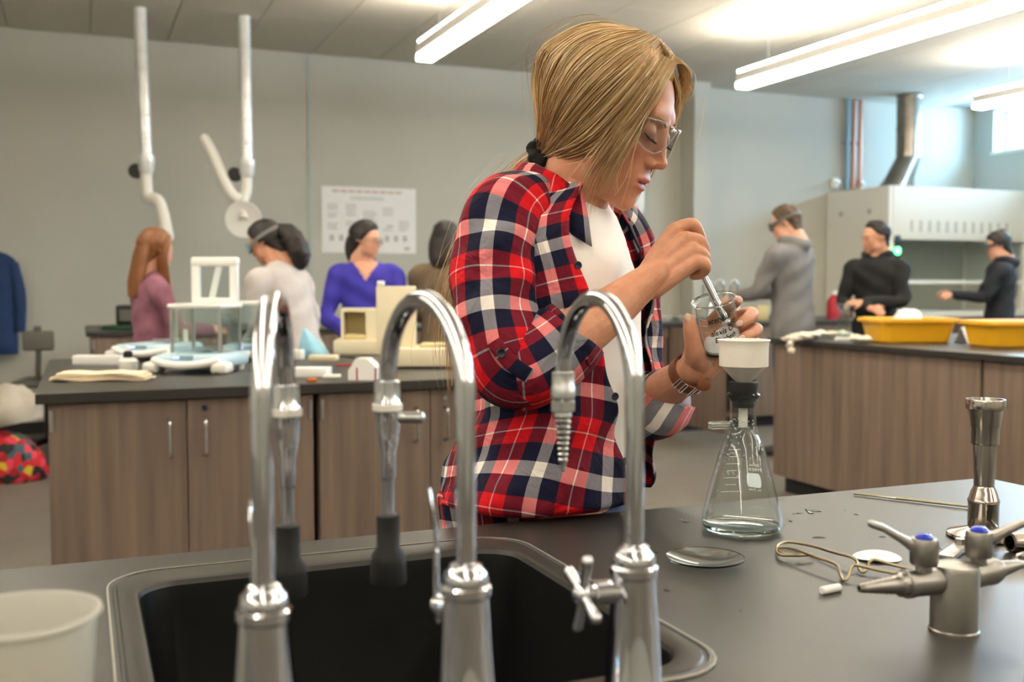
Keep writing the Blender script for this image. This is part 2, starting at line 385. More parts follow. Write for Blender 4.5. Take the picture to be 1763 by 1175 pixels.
# ================================================================== THE ROOM
CEIL, YB, XR, XL, YF = 3.30, 9.40, 9.80, -5.0, -4.5
struct(MB().box(XL - .1, XR + .1, YF - .1, YB + .1, -.06, 0).build('floor', 'floor', smooth=False))
ceiling = struct(MB().box(XL - .1, XR + .1, YF - .1, YB + .1, CEIL + .008, CEIL + .1).build('ceiling', 'ceil_gap', smooth=False))
tile_me = None; TX0 = 0.727 - 0.61 * 3
for i in range(17):
    for j in range(6):
        x = TX0 + i * .61; y = YB - .012 - (j + 1) * 1.22
        if x + .61 > XR: continue
        if tile_me is None:
            t = MB().box(.004, .606, .004, 1.216, -.008, .006, .002, seg=1).build('ceiling_tile', 'ceil', ceiling, smooth=False); tile_me = t.data
        else:
            t = bpy.data.objects.new('ceiling_tile', tile_me); COL.objects.link(t); t.parent = ceiling; t.matrix_parent_inverse = Matrix.Translation(ceiling.location).inverted()
        t.location = (x, y, CEIL)
wall_back = struct(MB().box(XL, XR, YB, YB + .1, 0, CEIL + .008).build('wall_back', 'wall', smooth=False))
struct(MB().box(XL - .1, XL, YF, YB, 0, CEIL + .008).build('wall_left', 'wall', smooth=False))
struct(MB().box(XL, XR, YF - .1, YF, 0, CEIL + .008).build('wall_front', 'wall', smooth=False))
WZ0, WZ1 = 2.77, 3.245; WINS = [(7.75, 9.10), (5.7, 7.05), (3.65, 5.0), (1.6, 2.95)]
WT = .26
w = MB().box(XR, XR + WT, YF, YB, 0, WZ0).box(XR, XR + WT, YF, YB, WZ1, CEIL + .008)
ys = [YF] + [q for a, b in reversed(WINS) for q in (a, b)] + [YB]
for k in range(0, len(ys), 2): w.box(XR, XR + WT, ys[k], ys[k + 1], WZ0, WZ1)
struct(w.build('wall_right', 'wall_right', smooth=False))
for k, (a, b) in enumerate(WINS):
    f = MB()
    for q in ((a, a + .045), (b - .045, b), ((a + b) / 2 - .02, (a + b) / 2 + .02)): f.box(XR + .18, XR + .24, q[0], q[1], WZ0, WZ1)
    f.box(XR + .18, XR + .24, a + .045, b - .045, WZ0, WZ0 + .04).box(XR + .18, XR + .24, a + .045, b - .045, WZ1 - .04, WZ1)
    fo = struct(f.build('window_%d' % (k + 1), 'white_pl2', smooth=False))
    for (c, d) in ((a + .045, (a + b) / 2 - .02), ((a + b) / 2 + .02, b - .045)):
        MB().box(XR + .207, XR + .213, c, d, WZ0 + .04, WZ1 - .04).build('pane', 'pane', fo, smooth=False)
    MB().box(XR - .012, XR - .0005, a - .03, b + .03, WZ0 - .03, WZ0).build('window_sill', 'white_pl2', fo, smooth=False)
    la = bpy.data.lights.new('window_portal', 'AREA'); la.shape = 'RECTANGLE'; la.size = b - a; la.size_y = WZ1 - WZ0; la.cycles.is_portal = True
    lo = bpy.data.objects.new('window_portal', la); COL.objects.link(lo); lo.location = (XR + .25, (a + b) / 2, (WZ0 + WZ1) / 2); lo.rotation_euler = (R(90), 0, R(90))
pl = PY(1195, 300, YB - .25)[0]; pr = PY(1223, 300, YB - .25)[0]
struct(MB().box(pl, pr, YB - .25, YB, 0, CEIL - .008).build('trim_1', 'wall', smooth=False))
sx = PY(532, 250, YB)[0]
struct(MB().box(sx - .012, sx + .012, YB - .006, YB, 0, CEIL - .008).build('trim_2', 'wall_right', smooth=False))
bb = MB().box(XL, pl, YB - .012, YB, 0, .1).box(pr, XR, YB - .012, YB, 0, .1)
struct(MB().box(XL, pl, YB - .012, YB, 0, .1).build('baseboard_back', 'plinth', smooth=False))
# ------------------------------------------------------------------ pendant lights: long linear fixtures that shine up and down
LZ = 2.83
for k, (X, lab) in enumerate(((2.32, 'long linear pendant light with bright lens, leftmost, up left of the blond hair'), (5.04, 'long linear pendant light with bright lens, up right of the blond hair'), (7.60, 'short looking linear pendant light at the right edge near the high window'))):
    Y0, Y1 = .9, 7.25
    t = thing('pendant_light', lab, 'ceiling light', (X, (Y0 + Y1) / 2, LZ), 'linear pendant lights')
    MB().box(X - .06, X + .06, Y0, Y1, LZ + .05, LZ + .125, .004).build('housing', 'white_pl2', t)
    MB().box(X - .063, X + .063, Y0, Y1 + .004, LZ, LZ + .05, .014, seg=3).build('lower_lens', 'lens_down', t)
    MB().box(X - .05, X + .05, Y0 + .01, Y1 - .005, LZ + .125, LZ + .15, .008).build('upper_lens', 'lens_up', t)
    for y in (Y0 + .35, (Y0 + Y1) / 2, Y1 - .35):
        MB().cyl((X, y, LZ + .149), (X, y, CEIL - .007), .0025, n=8).cyl((X, y, CEIL - .03), (X, y, CEIL - .007), .03, n=16).build('suspension_cable', 'steel', t)
for k, (X, Y1) in enumerate(((-3.12, 6.2), (-.4, 6.2), (2.32, .5), (5.04, .5), (7.60, .5))):      # left rows added unseen to brighten that side; the others continue behind the photographer
    t = thing('pendant_light', 'long linear pendant light outside the picture, %s' % ('far left row, added to brighten that side', 'left row, lengthened to brighten that side', 'behind the leftmost visible light', 'behind the middle visible light', 'behind the right visible light')[k], 'ceiling light', (X, -2, LZ), 'linear pendant lights')
    MB().box(X - .06, X + .06, -4.2, Y1, LZ + .05, LZ + .125, .004).build('housing', 'white_pl2', t)
    MB().box(X - .063, X + .063, -4.2, Y1 + .004, LZ, LZ + .05, .014, seg=3).build('lower_lens', 'lens_down', t)
    MB().box(X - .05, X + .05, -4.19, Y1 - .005, LZ + .125, LZ + .15, .008).build('upper_lens', 'lens_up', t)
    for y in (-3.8, (Y1 - 4.2) / 2, Y1 - .4):
        MB().cyl((X, y, LZ + .149), (X, y, CEIL + .007), .0025, n=8).build('suspension_cable', 'steel', t)
# ================================================================== BENCHES
TOP = .914
def worktop(name, label, x0, x1, y0, y1, hole=None):
    m = MB()
    if hole is None: m.box(x0, x1, y0, y1, TOP - .032, TOP, .003)
    else: m.prism([(x0, y0), (x1, y0), (x1, y1), (x0, y1)], TOP - .032, TOP, hole=hole)
    return tag(m.build(name, 'epoxy', smooth=False), label, 'worktop')
def cabinet(label, x0, x1, y0, y1, side='-y', doors=2, open_door=None, lock=True, wood='wood'):
    """carcass with doors; side is the face that carries the doors"""
    t = thing('base_cabinet', label, 'cabinet', ((x0 + x1) / 2, (y0 + y1) / 2, 0), 'lab base cabinets')
    z0, z1 = .10, TOP - .0325; th = .018; x0 += .0015; x1 -= .0015
    m = MB().box(x0, x0 + th, y0, y1, z0, z1).box(x1 - th, x1, y0, y1, z0, z1).box(x0 + th, x1 - th, y0, y1, z0, z0 + th)
    if side in '-y+y':
        yb = y1 - th if side == '-y' else y0
        m.box(x0 + th, x1 - th, yb, yb + th, z0 + th, z1)
    else:
        m.box(x0 + th, x1 - th, y0, y0 + th, z0 + th, z1).box(x0 + th, x1 - th, y1 - th, y1, z0 + th, z1)
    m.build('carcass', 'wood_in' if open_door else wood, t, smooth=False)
    MB().box(x0 + .03, x1 - .03, y0 + .05, y1 - .05, 0, z0).build('plinth', 'plinth', t, smooth=False)
    u0, u1 = (x0, x1) if side in '-y+y' else (y0, y1)
    wd_ = (u1 - u0) / doors
    for k in range(doors):
        a, b = u0 + k * wd_ + .0015, u0 + (k + 1) * wd_ - .0015
        hinge_left = (k % 2 == 0)
        if side == '-y': P = lambda u0_, u1_, d0, d1, za, zb, bv=0.0: MB().box(u0_, u1_, y0 - d1, y0 - d0, za, zb, bv)
        elif side == '-x': P = lambda u0_, u1_, d0, d1, za, zb, bv=0.0: MB().box(x0 - d1, x0 - d0, u0_, u1_, za, zb, bv)
        else: P = lambda u0_, u1_, d0, d1, za, zb, bv=0.0: MB().box(u0_, u1_, y1 + d0, y1 + d1, za, zb, bv)
        dm = P(a, b, .001, .02, z0, z1 - .003, .0015)
        op = open_door and k == open_door[0]
        if op:
            M = rotz(open_door[1]); hp = np.array([a if hinge_left else b, y0, 0]); dm.xf(None, -hp).xf(M, hp)
        d = dm.build('door', wood, t, smooth=False)
        hu = b - .05 if hinge_left else a + .05
        if not op:
            if side == '-y': h = MB().tube([(hu, y0 - .02, .71), (hu, y0 - .045, .715), (hu, y0 - .05, .73), (hu, y0 - .05, .80), (hu, y0 - .045, .815), (hu, y0 - .02, .82)], .005, 8, 3)
            elif side == '-x': h = MB().tube([(x0 - .02, hu, .71), (x0 - .045, hu, .715), (x0 - .05, hu, .73), (x0 - .05, hu, .80), (x0 - .045, hu, .815), (x0 - .02, hu, .82)], .005, 8, 3)
            else: h = MB().tube([(hu, y1 + .02, .71), (hu, y1 + .045, .715), (hu, y1 + .05, .73), (hu, y1 + .05, .80), (hu, y1 + .045, .815), (hu, y1 + .02, .82)], .005, 8, 3)
            h.build('handle', 'steel', d)
            if lock and k % 2 == 1 and side == '-y':
                MB().cyl((hu, y0 - .02, .85), (hu, y0 - .028, .85), .009, n=16, bev=.001).build('lock', 'chrome', d)
            if side == '-y':
                hx = a + .008 if hinge_left else b - .008
                MB().cyl((hx, y0 - .024, .80), (hx, y0 - .024, .86), .006, n=10).build('hinge', 'steel', d)
    return t
# foreground bench with the sink
SX0, SX1, SY0, SY1 = .020, .482, .685, 1.166
FX0, FX1, FY0, FY1 = -1.15, 1.33, .40, 1.235
worktop('worktop', 'dark grey epoxy worktop in the foreground with a black sink set into it', FX0, FX1, FY0, FY1, hole=rrect(SX0 + .006, SX1 - .006, SY0 + .006, SY1 - .006, .05))
cabinet('brown laminate base cabinet under the left end of the foreground worktop', FX0 + .03, -.165, FY0 + .06, FY1 - .06, '-y', 2)
cabinet('brown laminate base cabinet below the black sink in the foreground', -.16, .595, FY0 + .06, FY1 - .06, '-y', 2)
cabinet('brown laminate base cabinet under the foreground worktop beneath the glass flask', .60, FX1 - .03, FY0 + .06, FY1 - .06, '-y', 2)
rings = [(0, TOP + .0002, .055), (0, TOP + .0022, .055), (.003, TOP + .003, .053), (.0045, TOP + .0012, .052), (.007, TOP + .0012, .05), (.0085, TOP + .003, .05), (.022, TOP + .0028, .045), (.026, TOP + .001, .043), (.028, TOP - .004, .042), (.030, TOP - .02, .042), (.042, TOP - .20, .045), (.052, TOP - .212, .04), (.19, TOP - .216, .03)]
G = []
for ins, z, r in rings:
    far = min(ins, .03) * 1.0 + (.022 if ins >= .02 else 0)
    G.append([(x, y, z) for x, y in rrect(SX0 + ins, SX1 - ins, SY0 + ins, SY1 - (far if ins < .04 else ins + .02), r)])
for ins, z in ((.19, TOP - .225), (.03, TOP - .222), (.018, TOP - .19), (.012, TOP - .033), (.0085, TOP - .032), (.0085, TOP + .0002)):
    G.append([(x, y, z) for x, y in rrect(SX0 + ins, SX1 - ins, SY0 + ins, SY1 - ins, .045)])
sk = thing('sink', 'black epoxy drop-in sink with a rounded lip in the foreground worktop', 'sink', ((SX0 + SX1) / 2, (SY0 + SY1) / 2, TOP))
G = np.array(G); MB().grid(G[8:], cu=True).build('basin', 'sinkblk', sk); MB().grid(G[:9], cu=True).build('lip', 'epoxy', sk)
lp = [(x, y, TOP + .0012) for x, y in rrect(SX0 - .0008, SX1 + .0008, SY0 - .0008, SY1 + .0008, .055)]; MB().tube(lp + lp[:1], .0013, 6, 1).build('sealant_line', 'sealant', sk)
cx, cy = (SX0 + SX1) / 2, (SY0 + SY1) / 2
MB().lathe([(0, 0), (.034, 0), (.036, .003), (.044, .004), (.046, 0), (.044, -.004), (0, -.004)], (cx, cy, TOP - .216)).box(SX0 + .18, SX1 - .18, SY0 + .18, SY1 - .18, TOP - .224, TOP - .217).build('drain', 'steel', sk)
# left bench (second row)
LBX0, LBX1, LBY0, LBY1 = -.125, 1.46, 3.24, 4.74
worktop('worktop', 'black worktop in the second row carrying the balances and the cream instrument', LBX0, LBX1, LBY0, LBY1)
cabinet('brown laminate cabinet at the left end of the bench with the balances', LBX0 + .03, .675, LBY0 + .045, 3.98, '-y', 2)
cabinet('brown laminate cabinet right of the dark joint, below the cream instrument', .69, LBX1 - .03, LBY0 + .045, 3.98, '-y', 2)
cabinet('brown laminate cabinet on the rear side of the bench with the balances, left', LBX0 + .03, .675, 3.98, LBY1 - .045, '+y', 2)
cabinet('brown laminate cabinet on the rear side of the bench with the balances, right', .69, LBX1 - .03, 3.98, LBY1 - .045, '+y', 2)
# right bench
RBX0, RBX1, RBY0, RBY1 = 3.76, 5.2, 2.5, 5.12
worktop('worktop', 'dark worktop on the right carrying the two yellow tubs', RBX0, RBX1, RBY0, RBY1)
t = thing('base_cabinet', 'long pale brown end panel cabinet under the two yellow tubs', 'cabinet', (4.4, 4.3, 0), 'lab base cabinets')
MB().box(RBX0 + .05, RBX1 - .03, 3.56, RBY1 - .03, .10, TOP - .0325).build('carcass', 'wood', t, smooth=False)
MB().box(RBX0 + .09, RBX1 - .07, 3.6, RBY1 - .07, 0, .10).build('plinth', 'plinth', t, smooth=False)
for a, b in ((3.562, 4.34), (4.342, RBY1 - .03)):
    MB().box(RBX0 + .03, RBX0 + .049, a, b, .10, TOP - .035, .001).build('panel', 'wood', t, smooth=False)
cabinet('brown laminate cabinet with a hinged door at the right edge under the worktop', RBX0 + .05, RBX1 - .03, 2.53, 3.545, '-x', 2)
# back row
BBX0, BBX1, BBY0, BBY1 = .03, 7.0, 7.42, 8.72
worktop('worktop', 'black worktop of the rear row behind the students', BBX0, BBX1, BBY0, BBY1)
xs = [.06, .95, 1.85, 2.75, 3.65, 4.56]
wds = ('leftmost', 'second from left', 'third from left', 'fourth from left', 'fifth from left')
for k in range(4):
    cabinet('brown laminate cabinet of the rear row, %s' % wds[k], xs[k], xs[k + 1], BBY0 + .04, BBY1 - .04, '-y', 2)
cabinet('brown laminate cabinet of the rear row just right of the girl in plaid', xs[4], 4.475, BBY0 + .04, BBY1 - .04, '-y', 2)
cabinet('open dark cabinet of the rear row with its door swung out', 4.51, 5.33, BBY0 + .04, BBY1 - .04, '-y', 1, open_door=(0, R(-90)))
cabinet('brown laminate cabinet of the rear row behind the grey hooded student', 5.35, 6.2, BBY0 + .04, BBY1 - .04, '-y', 2)
cabinet('brown laminate cabinet of the rear row nearest the fume hood', 6.2, 6.97, BBY0 + .04, BBY1 - .04, '-y', 2)
# ================================================================== FUME HOOD
HX0, HX1, HY0, HY1 = 7.66, XR - .01, 8.42, YB - .015
t = thing('fume_hood', 'large white fume hood cabinet in the rear right corner', 'fume hood', ((HX0 + HX1) / 2, (HY0 + HY1) / 2, 0))
MB().box(HX0, HX0 + .05, HY0, HY1, .10, 2.25, .004).box(HX1 - .12, HX1, HY0, HY1, .10, 2.25, .004).box(HX0 + .05, HX1 - .12, HY1 - .05, HY1, .10, 2.25).box(HX0 + .05, HX1 - .12, HY0 + .06, HY1 - .05, 2.2, 2.25).build('shell', 'hood', t, smooth=False)
MB().box(HX0 + .05, HX1 - .12, HY0 - .01, HY0 + .05, 1.70, 2.25, .006).build('front_panel', 'hood', t)
for k in range(12):
    x = HX0 + .28 + k * .12
    MB().box(x, x + .035, HY0 - .014, HY0 - .009, 1.78, 1.90, .002, seg=1).build('vent_slot', 'hood_in', t, smooth=False)
MB().box(HX0 + .05, HX0 + .16, HY0 + .0, HY0 + .08, .95, 1.70, .006).build('post', 'hood', t)
MB().box(HX1 - .22, HX1 - .12, HY0 + .0, HY0 + .08, .95, 1.70, .006).build('post', 'hood', t)
MB().box(HX0 + .16, HX1 - .22, HY1 - .10, HY1 - .051, .95, 1.70).build('baffle', 'hood_in', t, smooth=False)
MB().box(HX0 + .16, HX1 - .22, HY0 + .03, HY0 + .06, 1.24, 1.28, .004).build('sash_rail', 'white_pl', t)
MB().box(HX0 + .16, HX1 - .22, HY0 + .042, HY0 + .048, 1.28, 1.70).build('sash_pane', 'pane', t, smooth=False)
MB().box(HX0 + .05, HX1 - .12, HY0 - .02, HY1 - .051, .89, .95, .005).build('work_surface', 'white_pl', t)
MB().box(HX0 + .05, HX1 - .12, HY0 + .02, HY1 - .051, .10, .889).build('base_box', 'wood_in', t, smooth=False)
MB().box(HX0 + .04, HX1 - .04, HY0 + .06, HY1 - .05, 0, .10).build('plinth', 'plinth', t, smooth=False)
for y in (HY0 + .28, HY0 + .72):
    MB().cyl((HX0 - .012, y, 2.0), (HX0, y, 2.0), .03, n=16, bev=.003).build('access_port', 'hood_in', t)
ind = MB().box(HX0 + .075, HX0 + .145, HY0 - .02, HY0 - .0005, 1.5, 1.74, .004).build('alarm_panel', 'black_pl', t)
MB().cyl((HX0 + .1, HY0 - .02, 1.58), (HX0 + .1, HY0 - .036, 1.58), .038, n=20, bev=.004).build('indicator_lamp', 'led_green', ind)
dx, dy = PY(1563, 300, 8.9)[0], 8.9
t = thing('duct', 'round metal exhaust duct rising from the fume hood to the ceiling', 'duct', (dx, dy, 2.25))
MB().cyl((dx, dy, 2.62), (dx, dy, CEIL - .009), .13, n=32).cyl((dx, dy, 2.9), (dx, dy, 2.93), .135, n=32).build('riser', 'duct', t)
MB().lathe([(.13, 0), (.135, -.01), (.135, -.03), (.13, -.04)], (dx, dy, CEIL - .01)).build('ceiling_flange', 'duct', t)
a = np.linspace(0, 2 * math.pi, 24, endpoint=False)
G = [[(dx - .17 + .2 * math.copysign(abs(math.cos(q)) ** .6, math.cos(q)), dy + .13 * math.copysign(abs(math.sin(q)) ** .6, math.sin(q)), 2.252) for q in a], [(dx - .12 + .17 * math.cos(q), dy + .13 * math.sin(q), 2.38) for q in a], [(dx + .13 * math.cos(q), dy + .13 * math.sin(q), 2.62) for q in a]]
MB().grid(np.array(G), cu=True).build('transition', 'duct', t)
# service pipes beside the hood
for k, (px, m, lab) in enumerate(((1459, 'blue_grey', 'thin blue grey service pipe left of the copper pipes'), (1470, 'copper', 'left one of two copper service pipes running to the ceiling'), (1481, 'copper', 'right one of two copper service pipes, nearest the round duct'))):
    x = PY(px, 250, YB - .06)[0]
    o = MB().cyl((x, YB - .06, 2.256), (x, YB - .06, CEIL - .009), .022, n=14).cyl((x, YB - .06, 2.36), (x, YB - .06, 2.42), .028, n=14)
    for z in (2.8,): o.box(x - .03, x + .03, YB - .07, YB - .001, z, z + .02)
    tag(o.build('service_pipe', m), lab, 'pipe', 'service pipes')
for px, py, lab in ((1437, 315, 'small white valve on the back wall left of the service pipes'), (1480, 318, 'small white valve on the back wall beside the copper pipes')):
    p = PY(px, py, YB - .04)
    tag(MB().box(p[0] - .035, p[0] + .035, YB - .07, YB, p[2] - .05, p[2] + .05, .01).cyl((p[0], YB - .07, p[2]), (p[0], YB - .12, p[2]), .02, n=12).build('wall_valve', 'white_pl2'), lab, 'valve', 'white wall valves')
p = PY(1090, 350, YB - .05)
t = thing('soap_dispenser', 'white soap dispenser on the rear wall behind the girl\'s chin', 'dispenser', (p[0], YB, p[2] - .16))
MB().box(p[0] - .11, p[0] + .11, YB - .11, YB, p[2] - .12, p[2] + .17, .03, seg=3).build('body', 'white_pl', t)
MB().box(p[0] - .06, p[0] + .06, YB - .12, YB - .02, p[2] - .16, p[2] - .115, .012).build('nozzle', 'white_pl2', t)
# ================================================================== FUME ARMS
def fume_arm(label, px, top_py, pts, hood_c, hood_dir, knob):
    b = PZ(px, top_py, CEIL); t = thing('fume_extractor', label, 'fume extractor', (b[0], b[1], CEIL - .01), 'ceiling fume arms')
    d = float(np.dot(b - CAMP, FH)); z0 = pts[0][1]
    P = lambda q, dd=0: C(q[0], q[1], d + dd)
    j = P(pts[0]); up = V(b[0], b[1], CEIL - .009)
    MB().tube([up, up * .5 + j * .5, j], .047, 18, 6).build('duct_pipe', 'galv', t)
    for k in range(6):
        q = up + (j - up) * (k + .6) / 6.5
        MB().lathe([(.047, -.006), (.05, 0), (.047, .006)], q, frame(up - j), 18).build('duct_seam', 'galv', t)
    MB().lathe([(.047, .01), (.062, .02), (.064, .07), (.056, .09), (.058, .12), (.05, .14), (.044, .16)], j + V(0, 0, .05), frame((0, 0, -1)), 20).build('collar', 'galv', t)
    path = [P(q[:2], q[2]) for q in pts]
    MB().tube(path, .044, 16, 6, rnd1=True).build('arm', 'white_pl', t)
    kb = P(knob); MB().cyl(kb, kb + FH * .06, .055, n=16, bev=.008).build('tension_knob', 'black_pl', t)
    hc = P(hood_c[:2], hood_c[2])
    MB().tube([path[-1] if len(hood_c) < 4 else P(hood_c[3][:2], hood_c[3][2]), hc], .035, 14, 4).build('hood_neck', 'white_pl', t)
    MB().lathe([(.03, .05), (.05, .035), (.12, .012), (.142, 0), (.138, -.004), (.1, .008), (0, .012)], hc, frame(-np.asarray(hood_dir)), 28).build('hood_dish', 'white_pl2', t)
fume_arm('white jointed fume extractor on a silver ceiling duct above the red haired student', 240, 12, [(252, 275, 0), (252, 320, 0), (256, 338, 0), (272, 345, -.03), (280, 365, -.05), (289, 408, -.1)], (262, 428, -.14), -FH * .9 - RT * .5 + V(0, 0, -.2), (232, 294))
fume_arm('white jointed fume extractor with its round dish facing out, right of the other', 420, 26, [(425, 282, 0), (424, 325, 0), (418, 342, -.02), (402, 338, -.05), (386, 312, -.05), (366, 266, -.05), (352, 240, -.05)], (419, 378, -.12, (420, 340, -.03)), -FH + V(0, 0, -.15), (403, 300))
# ================================================================== POSTER
p0 = PY(553, 320, YB); p1 = PY(716, 437, YB)
x0, x1, z1, z0 = p0[0], p1[0], p0[2], p1[2]
t = thing('poster', 'large white research poster with a reddish title line on the rear wall', 'poster', ((x0 + x1) / 2, YB, z0))
MB().box(x0, x1, YB - .006, YB - .001, z0, z1).build('sheet', 'paper', t, smooth=False)
yy = YB - .0065
def strip(m, u0, u1, v0, v1): m.add([(x0 + u0 * (x1 - x0), yy, z1 - v1 * (z1 - z0)), (x0 + u1 * (x1 - x0), yy, z1 - v1 * (z1 - z0)), (x0 + u1 * (x1 - x0), yy, z1 - v0 * (z1 - z0)), (x0 + u0 * (x1 - x0), yy, z1 - v0 * (z1 - z0))], [(0, 1, 2, 3)])
m = MB()
for k in range(9): strip(m, .11 + k * .083, .11 + k * .083 + .07, .05, .085)
o = m.build('title_print', 'print_red', t, smooth=False); o['kind'] = 'stuff'
m = MB(); rr = random.Random(3)
for bu, bv, nl, wdt in ((.06, .26, 4, .12), (.06, .40, 3, .12), (.06, .55, 4, .12), (.25, .26, 7, .12), (.25, .52, 3, .12), (.43, .36, 7, .16), (.64, .30, 5, .12), (.81, .5, 6, .12), (.64, .62, 2, .12), (.30, .15, 2, .4)):
    for k in range(nl): strip(m, bu, bu + wdt * rr.uniform(.75, 1), bv + k * .028, bv + k * .028 + .014)
o = m.build('text_print', 'print_grey', t, smooth=False); o['kind'] = 'stuff'
m = MB()
for k in range(9): strip(m, .08 + k * .097, .08 + k * .097 + .045, .73, .82)
strip(m, .68, .75, .57, .60); strip(m, .87, .93, .9, .95)
o = m.build('figure_print', 'print_dark', t, smooth=False); o['kind'] = 'stuff'
# ================================================================== FAUCETS
def faucet(label, px_pole, px_out, kind, handle):
    Y = .622; a = (px_pole - IW / 2) / FPX
    d0 = Y / (math.cos(YAW) - a * math.sin(YAW)); base = FH * d0 + RT * (a * d0); base[2] = 0
    ao = (px_out - IW / 2) / FPX; span = .130
    lo, hi = d0, d0 + span                                # where the spout ends, a fixed span from the pole
    for _ in range(40):
        m = (lo + hi) / 2; e = FH * m + RT * (ao * m) - base
        if np.linalg.norm(e[:2]) > span: hi = m
        else: lo = m
    e = FH * lo + RT * (ao * lo) - base; e[2] = 0; u = unit(e)
    t = thing('gooseneck_faucet', label, 'faucet', (base[0], base[1], TOP), 'chrome gooseneck lab faucets')
    ZC, rad = 1.146, span / 2
    MB().lathe([(0, 0), (.026, 0), (.027, .004), (.024, .010), (.0205, .018), (.0175, .07), (.0148, .104), (.0148, .106), (.0165, .108), (.0165, .113), (.0145, .1145), (.0148, .117), (.0138, .1225), (.0110, .125), (.0104, .127), (.0068, .129), (0, .129)], base + V(0, 0, TOP), n=36).build('body', 'chrome', t)
    path = [base + V(0, 0, TOP + .118), base + V(0, 0, TOP + .17), base + V(0, 0, ZC)]
    for k in range(1, 13):
        q = math.pi * k / 12; path.append(base + u * (rad - rad * math.cos(q)) + V(0, 0, ZC + rad * math.sin(q)))
    tip = base + e + V(0, 0, ZC)
    path.append(tip - V(0, 0, .012))
    MB().tube(path, .0066, 24, 4, up=np.cross(u, [0, 0, 1])).build('spout', 'chrome', t)
    z = tip[2]
    if kind == 'vacuum':
        n = MB().lathe([(.0067, .004), (.0098, .003), (.0098, -.012), (.0104, -.013), (.0104, -.019), (.0098, -.020), (.0098, -.030), (.0075, -.045), (.0062, -.05), (.0062, -.068), (.0055, -.070), (.0048, -.072), (.0048, -.108), (0, -.108)], (tip[0], tip[1], z), n=28).build('vacuum_breaker', 'chrome', t)
        MB().lathe([(.0106, -.0135), (.0113, -.014), (.0113, -.0185), (.0106, -.019)], (tip[0], tip[1], z), n=28).build('gasket_ring', 'white_pl', n)
        sd = unit(RT * 1.0 - FH * .15)
        side = [(.0, 0.006)]
        if px_out > 600:
            pr = [(.004, .008)] + [(r, .011 + k * .0028 + q) for k in range(6) for r, q in ((.0045, 0), (.0038, .0022))] + [(0, .029)]
            MB().lathe(pr, tip + V(0, 0, -.024), frame(sd), 16).build('side_barb', 'steel', n)
        b = MB().lathe([(.0048, -.098), (.0085, -.098), (.0088, -.101), (.0088, -.122), (.0128, -.128), (.0132, -.133), (.0136, -.148), (.0128, -.150), (0, -.150)], (tip[0], tip[1], z), n=28).build('rubber_nozzle', 'rubber', t)
    else:
        n = MB().lathe([(.0067, .006), (.0092, .005), (.0092, -.006), (.0098, -.007), (.0098, -.015), (.0090, -.016), (.0088, -.024), (.007, -.027), (0, -.027)], (tip[0], tip[1], z), n=28).build('coupling', 'steel', t)
        MB().lathe([(.0105, -.018), (.0105, -.026), (.004, -.026)], (tip[0], tip[1], z), n=6).build('hex_nut', 'steel', n)
        pr = [(.0065, -.026)]
        for k in range(9): pr += [(.0072 - k * .00042, -.030 - k * .0044), (.0050 - k * .0003, -.0335 - k * .0044)]
        pr += [(.0022, -.074), (0, -.076)]
        MB().lathe(pr, (tip[0], tip[1], z), n=24).build('serrated_tip', 'steel', t)
    sl = (unit(-RT * .80 + FH * .60) if px_pole > 600 else unit(-RT * .45 + FH * .89)) if handle == 'lever' else unit(-RT * .95 - FH * .3); hb = base + V(0, 0, TOP + .097)
    if handle == 'lever':
        st = MB().cyl(hb + sl * .010, hb + sl * .021, .0085, n=18, bev=.001).cyl(hb + sl * .021, hb + sl * .026, .0062, n=18, bev=.001).build('valve_stem', 'chrome', t)
        G = []; fwd = FH; sl0 = sl; sl = -RT * .9 + FH * .2
        for k, (h, o_, wd_, th) in enumerate(((-.012, .034, .003, .002), (0, .034, .0048, .0035), (.02, .036, .0042, .0026), (.042, .035, .005, .0022), (.060, .038, .0065, .0018), (.071, .042, .006, .0016), (.076, .044, .0025, .0012))):
            c = hb + sl0 * (.024 + (o_ - .034) * .7) + V(0, 0, h)
            G.append([c + fwd * wd_ * math.cos(q) + sl * th * math.sin(q) for q in np.linspace(0, 2 * math.pi, 12, endpoint=False)])
        m = MB(); G = np.array(G); G = np.array([catmull(G[:, j], 4) for j in range(12)]).transpose(1, 0, 2); b = m.n; m.grid(G, cu=True); m.f.append(tuple(range(12))[::-1]); m.f.append(tuple(len(G) * 12 - 12 + i for i in range(12)))
        m.build('lever', 'chrome', st)
    else:
        st = MB().cyl(hb + sl * .010, hb + sl * .030, .0085, n=18, bev=.001).cyl(hb + sl * .030, hb + sl * .036, .0060, n=18).build('valve_stem', 'chrome', t)
        c = hb + sl * .038; fw = unit(np.cross(sl, [0, 0, 1])); m = MB().ell(c, (.0075, .0075, .0075))
        for q in (R(20), R(110), R(200), R(290)):
            dq = fw * math.cos(q) + V(0, 0, 1) * math.sin(q)
            m.tube([c, c + dq * .012, c + dq * .026], [.0032, .0032, .0043], 12, 3, rnd1=True)
        m.build('cross_handle', 'chrome', st)
faucet('chrome gooseneck faucet with lever handle seen end-on, the left one of three by the sink', 448, 491, 'vacuum', 'lever')
faucet('chrome gooseneck faucet with lever handle and black rubber nozzle, the middle one of three', 801, 666, 'vacuum', 'lever')
faucet('chrome gooseneck faucet with serrated tip and cross handle, in front of the plaid shirt', 1094, 970, 'barb', 'cross')
